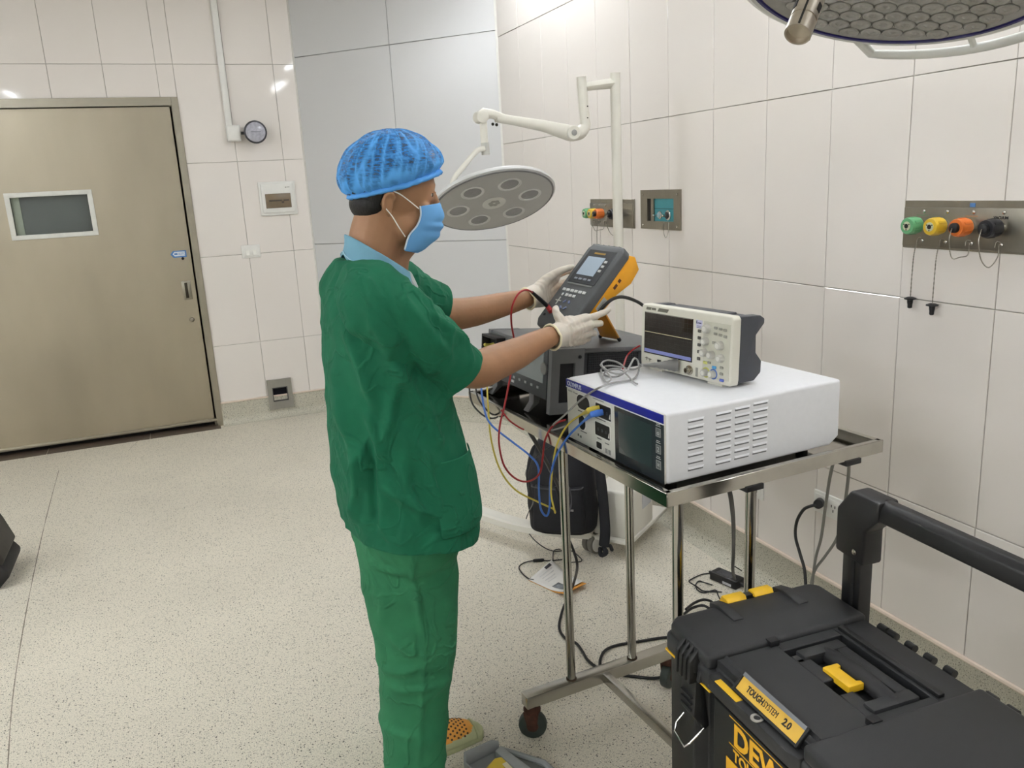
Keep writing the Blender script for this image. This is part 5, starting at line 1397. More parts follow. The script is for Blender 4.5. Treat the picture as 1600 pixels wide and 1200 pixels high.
# tub with vertical flutes in the front
def flute():
    ys_ = [-CW+.02, -.62, -.605, -.55, -.535, -.178, -.165, -.125, -.112, -.06, -.05, -.015]
    xs_ = [.004, .004, .027, .027, .004, .004, .030, .030, .004, .004, .006, .010]
    return [(x, y) for x, y in zip(xs_, ys_)]+[(.018, -.004), (CDp-.02, -.005), (CDp-.005, -.02), (CDp-.005, -CW+.02), (CDp-.02, -CW+.005), (.05, -CW+.005)]
MB().prism(flute(), .09, .575, 'z').build('tub', BK2, tb, bevel=.004)
MB().box(.0035, -.165, .5755, CDp-.002, -.002, .5795).box(.0035, -CW+.002, .5755, CDp-.002, -.445, .5795).build('seal_line', DWY, tb)
# lid: three plateaus over a rounded skirt
MB().prism(rpoly(.0, -CW, CDp, 0, .020), .580, .622, 'z').build('lid', BK, tb, bevel=.010, seg=3)
MB().prism([(0.002, -.163), (.03, -.163), (CDp-.03, -.163), (CDp-.012, -.163), (CDp-.012, -.022), (CDp-.03, -.004), (.026, -.004), (.004, -.022)], .618, .650, 'z').build('lid_far_plateau', BK, tb, bevel=.010, seg=3)
MB().prism([(.002, -CW+.04), (.04, -CW+.008), (CDp-.04, -CW+.008), (CDp-.012, -CW+.03), (CDp-.012, -.425), (.002, -.425)], .618, .650, 'z').build('lid_near_plateau', BK, tb, bevel=.010, seg=3)
# sunk middle deck with a well for the carry handle
dk_ = MB()
for a in ((.020, -.424, .150, -.164), (.150, -.424, .285, -.405), (.150, -.235, .165, -.210), (.285, -.424, CDp-.02, -.164), (.150, -.19, .285, -.164)): dk_.box(a[0], a[1], .616, a[2], a[3], .641)
dk_.box(.150, -.30, .616, .178, -.225, .641).box(.150, -.405, .616, .178, -.34, .641)
dk_.build('lid_deck', BK, tb, bevel=.0015, seg=1)
MB().box(.155, -.405, .612, .286, -.164, .618).build('handle_well', mat('well_dark', (22, 22, 24), .6), tb)
MB().limb([(.222, -.225, .634), (.222, -.30, .640), (.222, -.385, .634)], [.015, .017, .015], 16, 5).build('carry_handle', mat('soft_grip_black', (34, 34, 36), .65, 0, .1, 80), tb, smooth=True)
for y0, y1 in ((-.232, -.205), (-.405, -.378)):
    MB().box(.165, y0, .622, .262, y1, .647).build('handle_end', BK, tb, bevel=.003)
MB().box(.238, -.405, .622, .262, -.205, .645).build('handle_side', BK, tb, bevel=.003)
MB().box(.292, -.415, .636, .306, -.17, .648).build('deck_rib', BK2, tb, bevel=.002)
MB().prism([(.172, -.338), (.205, -.338), (.205, -.328), (.198, -.326), (.198, -.282), (.205, -.280), (.205, -.270), (.172, -.270)], .634, .648, 'z').build('release_button', DWY, tb, bevel=.002)
for y in (-.163, -.425):
    MB().box(.135, y-.008, .640, .155, y+.008, .652).build('deck_notch', mat('well_dark', (22, 22, 24)), tb)
# front ledge with yellow strip, eyelet and clear label holder
MB().prism([(-.004, -.172), (.03, -.172), (.03, -.428), (-.004, -.428), (-.010, -.40), (-.010, -.20)], .596, .624, 'z').build('front_ledge', BK, tb, bevel=.004)
MB().box(-.008, -.266, .623, .006, -.198, .6255).build('yellow_strip', DWY, tb, bevel=.001, seg=1)
MB().lathe([(.0115, 0), (.0115, .002), (.0065, .002), (.0055, -.001)], 24, frame((-.002, -.318, .6242), (1, 0, 0), (0, 1, 0), (0, 0, 1))).build('eyelet', mat('eyelet_zinc', (196, 196, 192), .3, 1), tb, smooth=True)
MB().lathe([(.0056, 0), (.0056, .0012), (.0005, .0012)], 16, frame((-.002, -.318, .6242), (1, 0, 0), (0, 1, 0), (0, 0, 1))).build('eyelet_bore', HOLE, tb)
LBt = Matrix.Translation((.014, -.240, .627)) @ Matrix.Rotation(radians(-90), 4, 'Z') @ Matrix.Rotation(radians(48), 4, 'X') @ Matrix.Translation((0, 0, .005))
lb = MB(); lb.M = LBt; lb.box(0, 0, 0, .165, .028, .002)
lbo = lb.build('label', mat('label_yellow', (222, 178, 66), .4), tb)
text('lettering', 'TOUGH', .0155, mat('black_print', (30, 28, 24), .5), lbo, LBt @ Matrix.Translation((.022, .0085, .0022)), bold=.0005, sx=.82)
text('lettering', 'SYSTEM', .0155, mat('black_print', (30, 28, 24)), lbo, LBt @ Matrix.Translation((.069, .0085, .0022)), sx=.70)
text('lettering', '2.0', .0165, mat('black_print', (30, 28, 24)), lbo, LBt @ Matrix.Translation((.120, .0085, .0022)), bold=.0006, sx=.95)
hl = MB(); hl.M = LBt; hl.box(-.003, .028, -.002, .168, .034, .005); hl.box(-.003, -.005, -.002, .168, 0, .004); hl.box(-.006, -.005, -.002, 0, .034, .005); hl.box(.165, -.005, -.002, .171, .034, .005)
hl.build('label_holder', BK2, tb, bevel=.001, seg=1)
hc_ = MB(); hc_.M = LBt; hc_.box(.0, .026, .0045, .166, .0335, .0058); hc_.build('clear_edge', mat('clear_polycarbonate', (120, 122, 126), .08, 0, .02, 30), lbo)
MB().prism([(.015, .600), (.015, .622), (.040, .646), (.040, .600)], -.424, -.165, 'y').build('label_backing', BK, tb)
# front lettering
FT = lambda y, z, d=.0035: frame((d, y, z), (0, -1, 0), (0, 0, 1), (-1, 0, 0))
text('lettering', 'DEWALT', .062, DWP, tb, FT(-.243, .520), bold=.0020, sx=.98)
text('lettering', 'TOUGHSYSTEM', .031, DWP, tb, FT(-.243, .487), bold=.0008, sx=.92)
MB().box(.0030, -.46, .5695, .0038, -.230, .5715).box(.0030, -.46, .5135, .0038, -.230, .5155).build('print_line', DWP, tb)
MB().box(.0030, -.46, .300, .0038, -.222, .480).build('yellow_sticker', DWP, tb)
# two front latches with wire loops
def latch(yc):
    l = MB().box(-.010, yc-.030, .596, .022, yc+.030, .632).build('latch', BK2, tb, bevel=.006)
    for k in range(4): MB().prism([(-.018, .575), (.010, .575), (.018, .640), (.004, .646), (-.016, .622)], yc-.028+.0152*k, yc-.028+.0152*k+.0105, 'y').build('latch_rib', BK2, l, bevel=.003)
    MB().prism([(.000, .592), (.014, .592), (.030, .470), (.018, .462), (-.006, .50)], yc-.026, yc+.026, 'y').build('latch_lever', BK2, l, bevel=.003)
    for k in range(3): MB().box(-.009, yc-.019, .508+.014*k, .0, yc+.019, .511+.014*k).build('lever_rib', BK, l)
    MB().tube([(.012, yc+.028, .478), (-.012, yc+.028, .455), (-.020, yc+.022, .440), (-.024, yc-.022, .436), (-.016, yc-.028, .446), (.016, yc-.028, .470)], .0023, 8).build('wire_loop', mat('wire_zinc', (200, 200, 196), .25, 1), l, smooth=True)
    for s in (-1, 1): MB().prism([(-.006, .582), (.02, .582), (.03, .652), (.008, .642)], yc+s*.036-.006, yc+s*.036+.006, 'y').build('latch_cheek', BK, l, bevel=.004)
    return l
latch(-.100); latch(-CW+.100)
# end clips
for s, y in ((1, 0), (-1, -CW)):
    for a, b_ in ((.148, .196), (.216, .264)):
        MB().prism([(y+s*.002, .600), (y+s*.016, .600), (y+s*.022, .642), (y+s*.014, .657), (y-s*.004, .657), (y-s*.010, .648), (y+s*.006, .644)], a, b_, 'x').build('end_clip', DWY, tb, bevel=.0015, seg=1)
    MB().box(.190, y+s*.002-.004, .59, .222, y+s*.002+.012, .652).build('clip_hinge', BK2, tb, bevel=.002)
    for a in (.118, .276): MB().prism([(y+s*.010, .60), (y+s*.014, .648), (y-s*.02, .657), (y-s*.075, .652), (y-s*.075, .64)], a, a+.024, 'x').build('clip_cheek', BK, tb, bevel=.002)
# rear hinge knuckles
for k, y in enumerate((-.185, -.21, -.255, -.30, -.345, -.43, -.47)): MB().cyl((CDp-.002, y, .632), (CDp-.002, y-.020, .632), .008, 12).build('hinge_knuckle', BK2, tb, smooth=True)
# telescopic pull handle along the wall side
HX = .400
for y in (-.098, -CW+.098):
    MB().box(HX-.016, y-.026, .30, HX+.018, y+.026, .80).build('handle_post', mat('post_gloss_black', (18, 18, 20), .3, 0, .1, 40), tb, bevel=.005)
    MB().box(HX-.018, y-.012, .55, HX-.014, y-.004, .80).build('post_groove', mat('well_dark', (22, 22, 24)), tb)
    s = 1 if y > -.3 else -1
    MB().prism([(y+s*.040, .748), (y+s*.040, .842), (y+s*.004, .890), (y-s*.075, .890), (y-s*.075, .850), (y-s*.040, .815), (y-s*.040, .740)], HX-.024, HX+.026, 'x').build('handle_elbow', BLACKP, tb, bevel=.006)
    MB().lathe([(.006, 0), (.006, .002), (.002, .003)], 12, frame((HX-.025, y-s*.018, .765), (0, -1, 0), (0, 0, 1), (-1, 0, 0))).build('elbow_screw', SCREW, tb)
MB().prism([(HX-.022, .852), (HX-.018, .880), (HX-.006, .890), (HX+.012, .890), (HX+.024, .880), (HX+.024, .856), (HX+.010, .846), (HX-.010, .846)], -CW+.16, -.16, 'y').build('handle_bar', BLACKP, tb, bevel=.003)
for x in (.06, CDp-.05):
    for y in (-.06, -CW+.06):
        MB().cyl((x, y-.018, .055), (x, y+.018, .055), .055, 28).build('wheel', RUBBER, tb, bevel=.004)
        MB().box(x-.03, y-.03, .06, x+.03, y+.03, .10).build('wheel_mount', BK2, tb)

# ================================================================== foot switch
FPm = Matrix.Translation((.512, 1.822, 0)) @ Matrix.Rotation(radians(12), 4, 'Z')
fp = thing('foot_switch', 'grey foot switch with yellow pedal beside the clog at the bottom edge', 'foot switch', M=FPm)
FSG = mat('foot_switch_grey', (150, 153, 152), .5, 0, .04, 40); FSY = mat('foot_pedal_yellow', (206, 176, 48), .5, 0, .05, 40)
outl = [(-.012, -.30), (-.012, -.045), (.012, -.004), (.10, 0), (.122, -.012), (.185, -.13), (.185, -.30)]
MB().prism(outl, 0, .022, 'z').build('base', FSG, fp, bevel=.005)
def wall(poly, h, t_):
    mb = MB(); rows = []
    for i, (x, y) in enumerate(poly): rows.append([(x, y, .015), (x, y, h[i])])
    return evaluated(mb.grid(rows).mesh('w'), [('SOLIDIFY', dict(thickness=t_, offset=-1)), ('BEVEL', dict(width=.0015, segments=1))])
wm_ = wall([(-.012, -.30), (-.012, -.15), (-.012, -.045), (.012, -.004), (.06, -.002), (.10, -.002), (.118, -.012)], [.075, .075, .072, .066, .062, .060, .055], .006); wm_.materials.clear(); wm_.shade_smooth(); link('guard_wall', wm_, FSG, fp)
MB().prism([(.092, -.03), (.118, -.02), (.150, -.30), (.110, -.30)], .02, .046, 'z').build('side_rib', FSG, fp, bevel=.004)
MB().prism([(.128, -.05), (.142, -.05), (.176, -.14), (.176, -.28), (.160, -.28)], .0205, .0225, 'z').build('side_slot', mat('slot_grey', (110, 112, 108), .6), fp)
MB().tube([(.122, -.014, .026), (.184, -.13, .026), (.184, -.30, .026)], .008, 8).build('outer_rail', FSG, fp, smooth=True)
pdl = MB(); pdl.M = Matrix.Translation((0, -.055, .040)) @ Matrix.Rotation(radians(6), 4, 'X')
pdl.prism([(.002, -.24), (.002, -.03), (.075, 0), (.094, -.005), (.112, -.24)], -.006, .008, 'z'); pdl.build('pedal', FSY, fp, bevel=.004)
pd2 = MB(); pd2.M = Matrix.Translation((0, -.055, .040)) @ Matrix.Rotation(radians(6), 4, 'X')
pd2.box(.080, -.06, .0075, .094, -.03, .0095); pd2.build('pedal_label', mat('pedal_label', (210, 200, 170), .5), fp)

# ================================================================== backpack leaning on the lamp base
bpk = thing('backpack', 'black backpack with hanging shoulder straps resting on the lamp base', 'backpack', (1.345, 2.905, .104), radians(-38))
BPM = mat('backpack_nylon', (18, 19, 25), .75, 0, .15, 40, bump=.3, bscale=500)
rows = []
for i in range(20):
    v = i/19; z = .40*v
    a = .150*(1-.35*max(0, v-.6)**1.5*3)*(.90+.1*sin(pi*min(1, v*1.4))); b2 = .085*(1-.55*max(0, v-.65)*1.6); lean = .05*v*v
    row = []
    for k in range(44):
        t = tau*k/44; c, s = cos(t), sin(t)
        d = 1+.05*noise.noise(Vector((c*2.2, s*2.2, z*9)))+.03*noise.noise(Vector((c*5, s*5, z*22)))
        row.append((a*abs(c)**.7*(1 if c > 0 else -1)*d, b2*abs(s)**.75*(1 if s > 0 else -1)*d+lean, z))
    rows.append(row)
mb = MB(); mb.grid(rows, True); mb.f += [tuple(range(44))[::-1], tuple(range(len(mb.v)-44, len(mb.v)))]
me = evaluated(mb.mesh('bag'), [('SUBSURF', dict(levels=1))]); me.shade_smooth(); me.materials.clear(); link('bag', me, BPM, bpk)
pr = []
for i in range(10):
    v = i/9; z = .03+.19*v
    pr.append([(.11*cos(pi+pi*k/16)*(1-.1*v*v), -.072-.042*sin(pi*k/16)**.6*(1-.5*v**3)+.05*(z/.4)**2, z) for k in range(17)])
me = evaluated(MB().grid(pr).mesh('fp'), [('SOLIDIFY', dict(thickness=.01)), ('SUBSURF', dict(levels=1))]); me.shade_smooth(); me.materials.clear(); link('front_pocket', me, BPM, bpk)
MB().tube([(.105*cos(pi+pi*k/16), -.078-.042*sin(pi*k/16)**.6, .222) for k in range(17)], .003, 6).build('zip', mat('zip_dark', (52, 52, 58), .4), bpk)
MB().tube([(-.03, .045, .385), (-.02, .04, .43), (.02, .04, .43), (.03, .045, .385)], .008, 8).build('grab_loop', BPM, bpk, smooth=True)
def strap(pts, name='shoulder_strap'):
    pp, _ = resample([Vector(p) for p in pts], [1]*len(pts), 7); rw = []
    for i, p in enumerate(pp):
        rw.append([p+Vector((dx, dy, 0)) for dx, dy in ((-.024, .014), (-.020, .0), (.020, -.012), (.026, -.004))])
    me = evaluated(MB().grid(rw).mesh('st'), [('SOLIDIFY', dict(thickness=.009)), ('SUBSURF', dict(levels=1))]); me.shade_smooth(); me.materials.clear()
    return link(name, me, BPM, bpk)
strap([(.07, .03, .385), (.13, .0, .37), (.165, -.03, .26), (.180, -.05, .12), (.185, -.06, .03), (.178, -.06, -.04)])
strap([(-.06, .05, .37), (-.12, .06, .33), (-.150, .06, .20), (-.135, .05, .06)])
MB().limb([(.178, -.06, -.045), (.19, -.07, -.06), (.17, -.075, -.07), (.165, -.07, -.045)], [.010, .011, .010, .008], 8, 4).build('strap_end', BPM, bpk, smooth=True)
MB().limb([(.205, -.055, -.035), (.212, -.06, -.05)], [.007, .008], 8, 3).build('strap_buckle', BLACKP, bpk, smooth=True)
MB().box(.04, -.116, .13, .07, -.112, .138).build('zip_pull', mat('zip_metal', (150, 150, 150), .4, 1), bpk)

# ================================================================== booklet on the floor
pa, pb, pc, pd = [P(*q_, Z=0) for q_ in ((826, 907), (862, 880), (916, 918), (884, 934))]
bk = thing('booklet', 'white paper booklet with an orange edge lying on the floor', 'booklet', pa)
rows = []
for i in range(13):
    u = i/12; row = []
    for k in range(9):
        v = k/8
        p = (pa*(1-v)+pb*v)*(1-u)+(pd*(1-v)+pc*v)*u-pa
        row.append((p.x, p.y, .004+.030*max(0, u-.55)**1.5*2.2+.016*max(0, .35-u)*v*2))
    rows.append(row)
def sheet(r, nm, m, th):
    me = evaluated(MB().grid(r).mesh(nm), [('SOLIDIFY', dict(thickness=th, offset=1))]); me.shade_smooth(); me.materials.clear(); return link(nm, me, m, bk)
pg = sheet(rows[:-1], 'page', mat('paper_white', (232, 230, 226), .8, 0, .02, 20), .0012)
def strip(u0, u1, v0, v1, dz):
    r = []
    for i in range(5):
        u = u0+(u1-u0)*i/4; row = []
        for k in range(5):
            v = v0+(v1-v0)*k/4; p = (pa*(1-v)+pb*v)*(1-u)+(pd*(1-v)+pc*v)*u-pa
            row.append((p.x, p.y, .004+.030*max(0, u-.55)**1.5*2.2+.016*max(0, .35-u)*v*2+dz))
        r.append(row)
    return r
sheet([[(x, y, max(.001, z-.006)) for x, y, z in r] for r in rows], 'cover', mat('paper_orange', (214, 150, 62), .7), .002)
sheet(strip(.55, .85, .15, .45, .0015), 'picture', mat('picture_grey', (120, 124, 128), .7, 0, .4, 120), .0003)
for k in range(4): sheet(strip(.14+.08*k, .155+.08*k, .25, .80-.06*k, .0014), 'text_line', mat('text_grey', (214, 214, 214), .8), .0001)
sheet(strip(.03, .10, .62, .86, .0015), 'heading', mat('heading_dark', (70, 70, 76), .8), .0003)

# ================================================================== power adapter on the floor behind the chest
ad0 = P(1136, 910, Z=.0); adv = (P(1160, 920, Z=0)-P(1118, 902, Z=0)).normalized()
ad = thing('power_adapter', 'black power adapter with looped thin cable on the floor by the trolley leg', 'power adapter', ad0, atan2(adv.y, adv.x))
MB().box(-.062, -.028, 0, .062, .028, .034).build('brick', BLACKP, ad, bevel=.005)
MB().box(-.04, -.018, .0338, .03, .018, .0345).build('label', mat('adapter_label', (70, 70, 74), .4, 0, .5, 160), ad)
MB().box(.0, -.0285, .006, .04, -.0278, .016).build('side_label', mat('label_pale', (196, 196, 200), .5), ad)
for x in (-.066, .066): MB().limb([(x*.9, 0, .016), (x*1.25, 0, .014)], [.008, .005], 10, 3).build('strain_relief', RUBBER, ad, smooth=True)

# ================================================================== black bag at the left edge
q0 = P(0, 922, Z=0)
lbg = thing('equipment_bag', 'black soft equipment bag standing on the floor at the left edge', 'bag', (q0.x, q0.y, 0))
LBM = mat('bag_black', (34, 33, 33), .7, 0, .12, 40, bump=.3, bscale=500)
MB().prism([(-.46, 0), (-.005, 0), (.040, .045), (.044, .065), (.018, .105), (.0, .12), (-.46, .12)], 0, .30, 'y').build('bag_body', LBM, lbg, bevel=.008, seg=2)
MB().prism([(-.46, .10), (.018, .095), (.036, .118), (.004, .22), (-.03, .30), (-.40, .30), (-.46, .24)], .01, .29, 'y').build('bag_flap', mat('bag_flap_grey', (58, 55, 50), .7, 0, .1, 40), lbg, bevel=.008, seg=2)
MB().tube([(-.10, .15, .295), (-.06, .15, .36), (-.02, .15, .375), (.0, .15, .345), (-.03, .15, .292)], .006, 8).build('carry_strap', mat('strap_yellow_black', (96, 86, 36), .7, 0, .8, 60), lbg, smooth=True)

# ================================================================== cables
CRED = mat('cable_red', (158, 36, 40), .45, 0, .05, 40); CBLU = mat('cable_blue', (62, 112, 196), .45, 0, .05, 40); CYEL = mat('cable_yellow', (206, 186, 74), .45, 0, .05, 40)
CBLK = mat('cable_black', (24, 24, 25), .5, 0, .1, 40); CGRY = mat('cable_grey', (150, 149, 147), .5, 0, .05, 40); CDGR = mat('cable_dark_grey', (120, 118, 112), .5, 0, .05, 40); CNAV = mat('cable_navy', (44, 62, 128), .5, 0, .05, 40)
jk = an.matrix_world @ Vector((.040, .052, .004)); jn = (an.matrix_world.to_3x3() @ Vector((-.45, .35, 1))).normalized()
tl = thing('test_lead', 'red test lead plugged into the yellow handheld analyser', 'cable', (0, 0, 0))
MB().tube([jk, jk+jn*.018], [.008, .0065], 12).build('plug_tip', CRED, tl, smooth=True)
pe = P(832, 457, Y=jk.y-.03)
MB().tube([jk+jn*.016, (jk+pe)/2+jn*.008, pe], [.0062, .006, .0042], 12).build('plug_handle', CBLK, tl, smooth=True)
cable('lead', [pe, P(822, 453, Y=2.08), P(810, 459, Y=2.06), P(800, 480, Y=2.05), P(799, 505, Y=2.06), P(803, 530, Y=2.09), P(803, 555, Y=2.10), P(797, 590, Y=2.08), P(788, 635, Y=2.05), P(781, 665, Y=2.02), P(780, 695, Y=2.0), P(788, 728, Y=1.98), P(806, 748, Y=1.97), P(826, 752, Y=1.96), P(843, 740, Y=1.95), P(848, 715, Y=1.94), P(851, 690, Y=1.935), P(860, 670, Y=1.93), P(872, 660, Y=1.925), P(884, 656, Y=1.92)], .0027, CRED, None, parent=tl)
cable('lead', [P(783, 640, Y=2.04), P(795, 656, Y=2.03), P(810, 667, Y=2.02), P(818, 671, Y=2.03)], .0025, CRED, None, parent=tl)
cable('yellow_cable', [P(772, 540, Y=2.42), P(764, 560, Y=2.34), P(761, 590, Y=2.22), P(763, 640, Y=2.16), P(768, 690, Y=2.12), P(782, 735, Y=2.08), P(805, 765, Y=2.02), P(838, 783, Y=1.95), P(864, 795, Y=1.90), P(867, 800, Y=1.89), P(861, 770, Y=1.88), P(864, 725, Y=1.87), P(872, 690, Y=1.86), P(888, 663, Y=1.84), P(908, 648, Y=1.79)], .0026, CYEL, 'yellow cable looping below the tray to the white generator')
cable('blue_cable', [P(752, 560, Y=2.30), P(751, 595, Y=2.22), P(757, 640, Y=2.16), P(768, 664, Y=2.12), P(800, 690, Y=2.06), P(828, 712, Y=2.0), P(841, 730, Y=1.97), P(842, 765, Y=1.95), P(845, 795, Y=1.93), P(854, 806, Y=1.91), P(859, 790, Y=1.90), P(860, 750, Y=1.88), P(868, 715, Y=1.86), P(888, 682, Y=1.83), P(912, 658, Y=1.78)], .003, CBLU, 'blue cable looping below the tray to the white generator')
# moulded plugs on the generator
gm = gen.matrix_world
def plug(y, z, m, lab, end):
    a = gm @ Vector((-.003, y, z)); b_ = gm @ Vector((-.028, y+.010, z-.004))
    o = MB().tube([a, (a+b_)/2, b_, b_+(end-b_)*.35, end], [(.008, .006), (.009, .007), (.0075, .006), (.005, .0045), .003], 12).build('plug', m, None, smooth=True)
    return tag(o, lab, 'plug')
plug(.262, .135, CYEL, 'yellow plug in the upper socket of the white generator', P(908, 648, Y=1.79))
plug(.247, .129, CBLU, 'blue plug in the upper socket of the white generator', P(912, 658, Y=1.78))
for i, (a, lab) in enumerate((([P(735, 575, Y=2.42), P(733, 600, Y=2.40), P(737, 628, Y=2.36), P(750, 645, Y=2.30), P(764, 653, Y=2.26), P(776, 652, Y=2.30), P(784, 642, Y=2.36)], 'outer of two black cables over the tray corner behind the elbow'),
                              ([P(746, 575, Y=2.42), P(743, 600, Y=2.40), P(747, 622, Y=2.36), P(758, 638, Y=2.30), P(772, 648, Y=2.27), P(790, 644, Y=2.36)], 'inner of two black cables over the tray corner behind the elbow'))):
    cable('black_cable', a, .0028, CBLK, lab)
def PF(px, py, d):
    o = gm @ Vector((-d, 0, 0)); n = gm.to_3x3() @ Vector((-1, 0, 0)); r = P(px, py, Z=0)-EYE
    return EYE+r*((o-EYE).dot(n)/r.dot(n))
# probe cable: coil on the generator top, then down to its front
zt = 1.030+.005
cz = lambda x, y, dz=0: P(x, y, Z=zt+dz)
cable('probe_cable', [osc.matrix_world @ Vector((-.075, .228, .030)), cz(990, 577, .004), cz(975, 575), cz(958, 572, .006), cz(945, 573), cz(939, 579), cz(944, 586), cz(958, 589), cz(972, 585, .008), cz(976, 576, .012), cz(966, 567, .016), cz(950, 563, .016), cz(940, 568, .016), cz(946, 577, .018), cz(962, 584, .016), cz(978, 581, .02), cz(985, 570, .026), cz(991, 560, .03), cz(997, 565, .022), cz(998, 580, .006), cz(990, 592), cz(972, 596), cz(955, 599), PF(938, 605, .004), PF(922, 614, .008), PF(905, 627, .016), PF(888, 643, .03), PF(876, 654, .035), P(866, 662, Y=1.92), P(861, 672, Y=1.935), P(872, 670, Y=1.93), P(884, 666, Y=1.925)], .0026, CGRY, 'pale grey probe cable coiled on top of the white generator')
cable('probe_cable', [cz(938, 570, .004), cz(948, 582, .01), cz(955, 592, .006), cz(947, 597), cz(942, 588, .004), cz(950, 578, .014), cz(968, 577, .016), cz(980, 586, .006), cz(990, 597), cz(996, 600)], .0022, CGRY, 'short loose loop of grey cable beside the coil')
# from the handheld analyser over to the oscilloscope
cable('supply_cable', [an.matrix_world @ Vector((FW+.004, .085, -.045)), P(945, 477, Y=1.99), P(958, 467, Y=2.0), P(972, 464, Y=2.02), P(988, 468, Y=2.05), P(1003, 476, Y=2.08), P(1016, 490, Y=2.10), P(1022, 520, Y=2.10), P(1022, 560, Y=2.10)], .005, CBLK, 'thick black cable arching from the yellow analyser behind the oscilloscope')
cable('red_cable', [P(1000, 540, Y=1.98), P(988, 547, Y=2.0), P(980, 556, Y=2.02), P(976, 566, Y=1.97), P(973, 576, Z=1.034)], .0024, CRED, 'short red cable behind the oscilloscope')
# cables under the tray, in front of the backpack
cable('strap_cable', [P(828, 676, Y=2.05), P(845, 705, Y=2.12), P(862, 738, Y=2.2), P(880, 775, Y=2.3)], .006, CBLK, 'thick black cable slanting down from the tray to the backpack')
cable('thin_cable', [P(872, 690, Y=2.2), P(858, 700, Y=2.25), P(845, 706, Y=2.3), P(832, 722, Y=2.35), P(826, 745, Y=2.4), P(829, 770, Y=2.45), P(833, 785, Y=2.5), P(826, 800, Z=.14), P(822, 815, Z=.06), P(828, 835, Z=.006), P(845, 852, Z=.004), P(865, 861, Z=.004), P(890, 860, Z=.004), P(905, 870, Z=.004), P(908, 877, Z=.004), P(890, 880, Z=.004), P(884, 893, Z=.004)], .0022, CBLK, 'thin black cable with ferrite falling from the tray to the floor')
fc = thing('ferrite_cable', 'thin black cable with a ferrite bead beside the booklet', 'cable', (0, 0, 0))
cable('lead', [P(876, 858, Z=.004), P(866, 860, Z=.004), P(864, 872, Z=.004), P(868, 890, Z=.004)], .002, CBLK, None, parent=fc)
cable('lead', [P(880, 874, Z=.005), P(860, 876, Z=.005), P(836, 876, Z=.006), P(820, 879, Z=.005), P(811, 886, Z=.004), P(816, 896, Z=.004), P(826, 904, Z=.004), P(834, 906, Z=.004)], .0025, CBLK, None, parent=fc)
MB().limb([P(835, 876, Z=.007), P(848, 875, Z=.007)], [.007, .007], 12, 3).build('ferrite', BLACKP, fc, smooth=True)
cable('mains_cable', [P(868, 760, Y=2.3), P(880, 800, Y=2.28), P(886, 835, Y=2.27), P(896, 860, Y=2.27), P(902, 885, Y=2.27), P(896, 912, Z=.05), P(886, 935, Z=.02), P(877, 960, Z=.006), P(874, 982, Z=.005), P(884, 998, Z=.005), P(900, 1005, Z=.005), P(910, 1018, Z=.005), P(918, 1031, Z=.005), P(935, 1044, Z=.005), P(965, 1053, Z=.005), P(1000, 1058, Z=.005), P(1028, 1059, Z=.005), P(1060, 1050, Z=.005)], .0048, CBLK, 'thick black mains cable running down to the trolley foot')
cable('mains_cable', [P(938, 1045, Z=.005), P(938, 1030, Z=.005), P(946, 1016, Z=.005), P(965, 1008, Z=.005), P(1000, 1002, Z=.005), P(1040, 996, Z=.005), P(1070, 998, Z=.005), P(1100, 1005, Z=.005)], .0048, CBLK, 'black mains cable curving behind the black tool chest')
cable('lead_cable', [P(878, 745, Y=2.3), P(890, 765, Y=2.3), P(893, 785, Y=2.32), P(888, 805, Y=2.34), P(884, 822, Y=2.36)], .0025, mat('cable_slate', (70, 70, 78), .5), 'thin slate cable in front of the backpack')
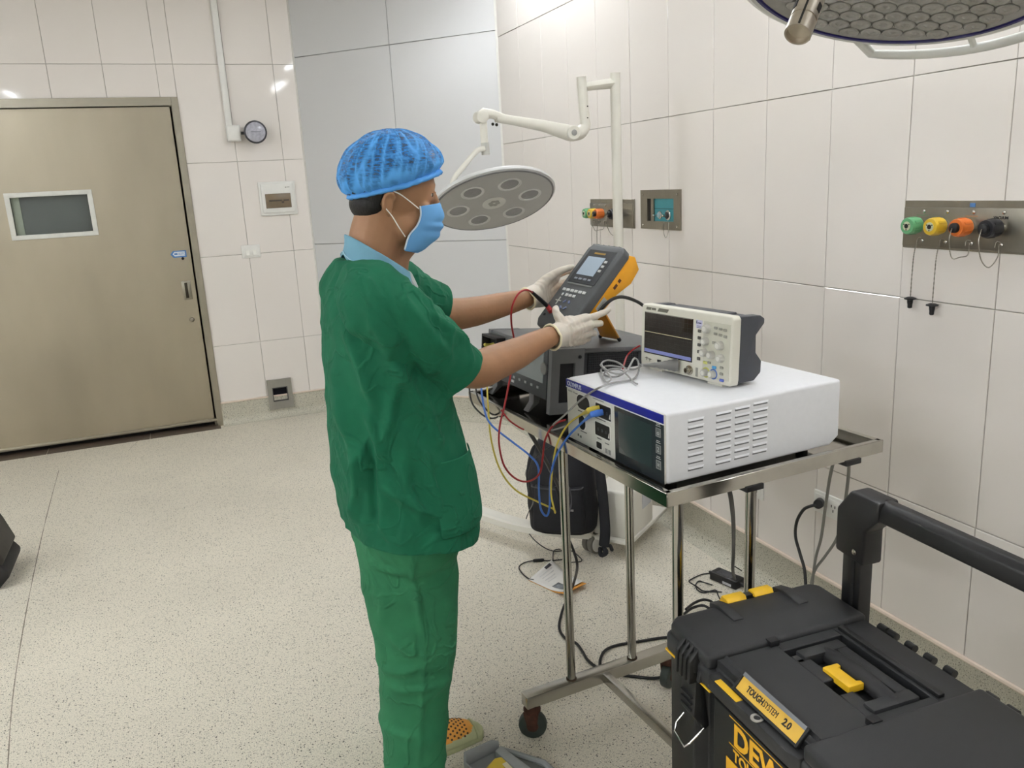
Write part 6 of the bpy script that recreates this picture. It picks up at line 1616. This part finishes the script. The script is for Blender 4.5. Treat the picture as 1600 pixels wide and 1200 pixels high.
# right-hand side: supply cable of the generator to the adapter, cords to the wall
cable('drop_cable', [P(1139, 764, Y=1.50), P(1143, 785, Y=1.56), P(1146, 820, Y=1.75), P(1146, 860, Y=2.0), P(1145, 890, Y=2.15), P(1148, 905, Z=.05)], .0058, CBLK, 'black cable dropping straight from the tray clip to the adapter')
cable('adapter_cable', [P(1118, 899, Z=.015), P(1108, 896, Z=.004), P(1095, 898, Z=.004), P(1080, 905, Z=.004), P(1077, 909, Z=.004), P(1088, 916, Z=.004), P(1098, 923, Z=.004), P(1110, 924, Z=.004), P(1128, 925, Z=.004)], .0024, CBLK, 'outer thin cable loop left of the adapter')
cable('adapter_cable', [P(1113, 914, Z=.006), P(1100, 910, Z=.004), P(1092, 908, Z=.004), P(1087, 914, Z=.004), P(1090, 922, Z=.004), P(1100, 926, Z=.004), P(1118, 922, Z=.004), P(1122, 930, Z=.004), P(1126, 938, Z=.004)], .0024, CBLK, 'inner thin cable loop left of the adapter')
cable('adapter_cable', [P(1148, 885, Z=.03), P(1156, 890, Z=.01), P(1163, 895, Z=.004)], .0022, CBLK, 'thin cable end right of the adapter')
cable('coiled_cable', [P(1072, 952, Z=.06), P(1085, 942, Z=.03), P(1100, 937, Z=.03), P(1114, 942, Z=.02), P(1118, 956, Z=.01)], .005, CBLK, 'black cable coil showing behind the chest corner')
cable('coiled_cable', [P(1068, 960, Z=.03), P(1082, 950, Z=.02), P(1098, 946, Z=.02), P(1110, 952, Z=.01)], .005, CBLK, 'second turn of black cable behind the chest corner')
pgw = P(1279, 786, X=XR-.02)
cd = thing('socket_cable', 'black plug and cord in the wall socket behind the chest', 'cable', (0, 0, 0))
MB().tube([P(1282, 785, X=XR-.008), P(1278, 788, X=XR-.045)], [.017, .016], 16).build('plug', BLACKP, cd, bevel=.003)
cable('cord', [P(1276, 789, X=XR-.045), P(1266, 791, X=XR-.06), P(1255, 797, X=XR-.065), P(1245, 815, X=XR-.065), P(1243, 838, X=XR-.065), P(1250, 865, X=XR-.07), P(1257, 890, X=XR-.08), P(1259, 920, X=XR-.09), P(1260, 960, X=XR-.1)], .0055, CBLK, None, parent=cd)
cable('grey_cord', [P(1302, 722, X=1.55), P(1296, 750, X=1.60), P(1290, 790, X=1.68), P(1283, 840, X=1.74), P(1275, 870, X=1.77), P(1270, 905, X=1.78), P(1267, 950, X=1.79)], .0045, CDGR, 'left grey cord hanging from the tray corner down past the wall socket')
cable('grey_cord', [P(1327, 712, X=1.58), P(1325, 750, X=1.62), P(1318, 800, X=1.68), P(1308, 840, X=1.73), P(1290, 868, X=1.77), P(1274, 890, X=1.785), P(1267, 915, X=1.79), P(1264, 960, X=1.79)], .0045, CDGR, 'right grey cord hanging from the tray corner down past the wall socket')
